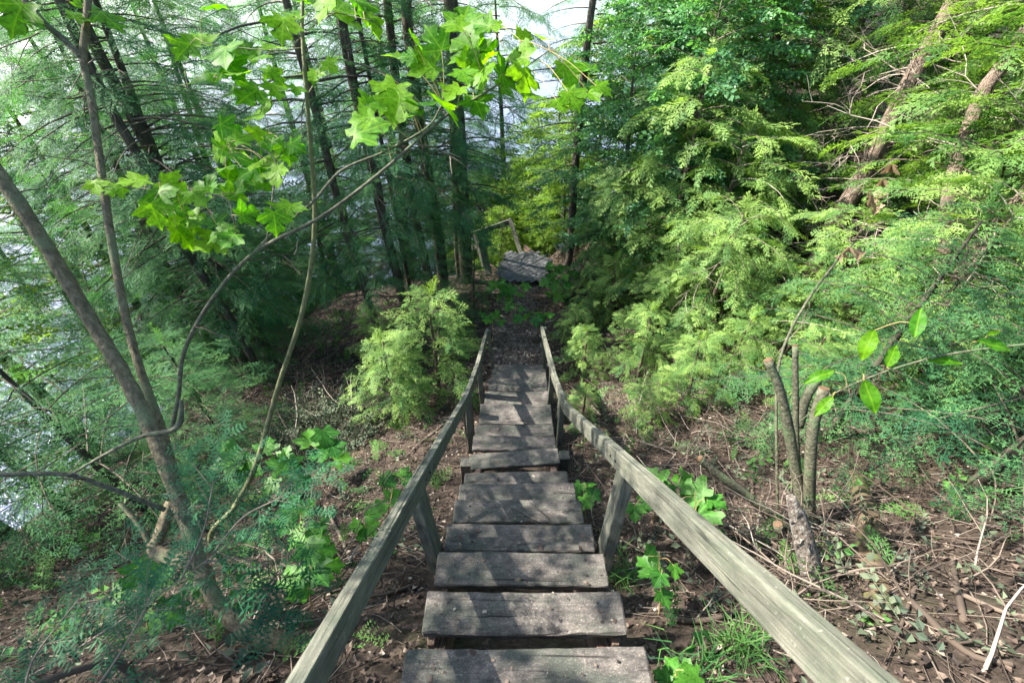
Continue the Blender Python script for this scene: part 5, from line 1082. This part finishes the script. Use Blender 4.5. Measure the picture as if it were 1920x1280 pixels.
def twigs(n, xr, yr, rad, ln):
    S = Soup()
    for k in range(n):
        x = random.uniform(*xr); y = random.uniform(*yr)
        if abs(x - .05) < .45 and y < 5.0: continue
        a_ = random.uniform(0, 6.28); L = random.uniform(.4, 1) * ln; c = []
        b = random.uniform(-.5, .5)
        for s in np.linspace(-.5, .5, 4):
            px, py = x + math.cos(a_ + b * s) * L * s, y + math.sin(a_ + b * s) * L * s; c.append((px, py, gz(px, py) + .012 + random.uniform(0, .03)))
        r = random.uniform(.5, 1.3) * rad
        V, F = tube(np.array(c), [r, r * .5], 3, cap=False); S.add(V, F, random.random())
    return S.build('twig_litter', M['twig'])
tag(twigs(7500, (-4.5, 5.5), (-.3, 8.5), .0032, .5), 'thin dry twigs strewn over the forest floor', 'twig litter', kind='stuff')
# bark chips and crumbs on the mulch path
S = Soup(); n = 2600
y = rng.uniform(4.9, 8.9, n); x = np.interp(y, py_, cxp) + rng.normal(0, .24, n); a_ = rng.uniform(0, 6.28, n)
t = T(); t.q([-.5, -.16, 0], [.5, -.12, .06], [.5, .14, .04], [-.45, .16, 0])
V, F, tn = scatter(*t.out(), frames(np.column_stack([np.cos(a_), np.sin(a_), rng.normal(0, .2, n)]), np.tile([0, 0, 1.], (n, 1)) + rng.normal(0, .3, (n, 3))), np.column_stack([x, y, ground_z(x, y) + .028]), rng.uniform(.03, .09, n), rng.random(n)); S.add(V, F, tn)
tag(S.build('mulch_chips', M['twig']), 'bark chips covering the path', 'mulch', kind='stuff')

# crumbs, needles and leaf bits lying on the treads
S = Soup(); t = T(); t.q([-.5, -.2, 0], [.4, -.3, .08], [.5, .2, .03], [-.3, .3, .1])
for k in range(1, 16):
    n = int(30 if k < 8 else 16); lx_ = rng.uniform(-.46, .46, n) * TW[k] + TCX[k]; ly_ = TY[k] - rng.random(n) ** .6 * TD[k] * .92 - .006; a_ = rng.uniform(0, 6.28, n)
    if k == 8: ly_ += (lx_ - TCX[k]) * .075; ly_ = np.clip(ly_, TY[k] - .12, TY[k] - .03)
    V, F, tn = scatter(*t.out(), frames(np.column_stack([np.cos(a_), np.sin(a_), 0 * a_]), np.tile([0, 0, 1.], (n, 1)) + rng.normal(0, .15, (n, 3))), np.column_stack([lx_, ly_, np.full(n, TZ[k] + .0055) + (.02 * (lx_ - TCX[k]) if k == 8 else 0)]), rng.choice([.006, .009, .012, .018, .028], n, p=[.35, .3, .2, .1, .05]), rng.random(n) ** .7); S.add(V, F, tn)
tag(S.build('step_debris', M['litter']), 'crumbs and dry leaf bits lying on the treads', 'debris', kind='stuff')
# wilted green leaves and grass tufts on the floor
S = Soup(); n = 1500; x = np.concatenate([rng.uniform(.6, 4.5, n * 2 // 3), rng.uniform(-4, -.6, n - n * 2 // 3)]); y = rng.uniform(.1, 5.5, n); tl = leafy_twig(3, 77, .5, .17, .12); d = rng.normal(0, 1, (n, 3)); d[:, 2] = rng.uniform(-.1, .3, n)
V, F, tn = scatter(*tl, frames(d, np.tile([0, 0, 1.], (n, 1)) + rng.normal(0, .5, (n, 3)), rng.uniform(-1.2, 1.2, n)), np.column_stack([x, y, ground_z(x, y) + .03]), rng.uniform(.05, .13, n), rng.random(n)); S.add(V, F, tn)
tag(S.build('wilted_leaf_litter', M['wilted']), 'wilted grey-green leaves strewn over the forest floor', 'wilted leaves', kind='stuff')
for u, v, nn_, lab in [(1390, 1230, 90, 'grass tuft in the shade under the right handrail'), (1165, 1090, 70, 'grass tuft beside the right end of the third tread'), (1300, 1270, 70, 'grass tuft at the bottom edge under the right handrail')]:
    b0, _ = hit(u, v); g_ = thing('grass_tuft', lab, 'grass', b0, 'grass tufts right of the stairs'); bt = T()
    for k in range(nn_):
        a_ = random.uniform(0, 6.28); o_ = np.array([random.gauss(0, .05), random.gauss(0, .05), 0]); h_ = random.uniform(.08, .19); dr_ = np.array([math.cos(a_), math.sin(a_), 0]); sd_ = np.array([-dr_[1], dr_[0], 0]) * .0022
        p0, p1, p2 = o_, o_ + dr_ * h_ * .25 + [0, 0, h_ * .7], o_ + dr_ * h_ * .8 + [0, 0, h_ * random.uniform(.5, .95)]
        bt.q(p0 - sd_, p0 + sd_, p1 + sd_, p1 - sd_); bt.q(p1 - sd_, p1 + sd_, p2 + sd_ * .2, p2 - sd_ * .2)
    V, F = bt.out(); o = link('blades', mesh_from('blades', V, F, M['undergrowth'], np.repeat(rng.random(len(V) // 8 + 1), 8)[:len(V)]), g_); o['kind'] = 'stuff'
# low green sprigs growing through the litter
S = Soup(); n = 2100
x = rng.uniform(-4, 5, n); y = rng.uniform(.6, 8.5, n); k = (np.abs(x) > .65); x = x[k]; y = y[k]; n = len(x)
clump = bumps(x, y, 1.9, 9) > np.where(x < -.6, -.25, np.where(x > 2.4, -.2, .02)); x = x[clump]; y = y[clump]; n = len(x)
for tp_, lo_, hi_ in ((CED_HI, 0, .45), (BROAD2, .45, .8), (HEM_HI, .8, 1.0)):
    r_ = rng.random(n) if lo_ == 0 else r_
    m_ = (r_ >= lo_) & (r_ < hi_); j = m_.sum(); d = rng.normal(0, 1, (j, 3)); d[:, 2] = rng.uniform(.1, 1.0, j)
    V, F, tn = scatter(*tp_, frames(d, np.tile([0, 0, 1.], (j, 1)) + rng.normal(0, .2, (j, 3)), rng.uniform(-.6, .6, j)), np.column_stack([x[m_], y[m_], ground_z(x[m_], y[m_])]), rng.uniform(.09, .26, j), rng.random(j)); S.add(V, F, tn)
tag(S.build('undergrowth', M['undergrowth']), 'low green sprigs growing through the leaf litter', 'undergrowth', kind='stuff')
for o in bpy.data.objects:
    if o.name.split('.')[0] in ('limbs', 'crown', 'dead_branches', 'leaf_stalks', 'shade_crown', 'twigs', 'wilted_leaves', 'branches', 'needles', 'side_twig', 'bark_flakes', 'stem') and o.parent: o['kind'] = 'stuff'
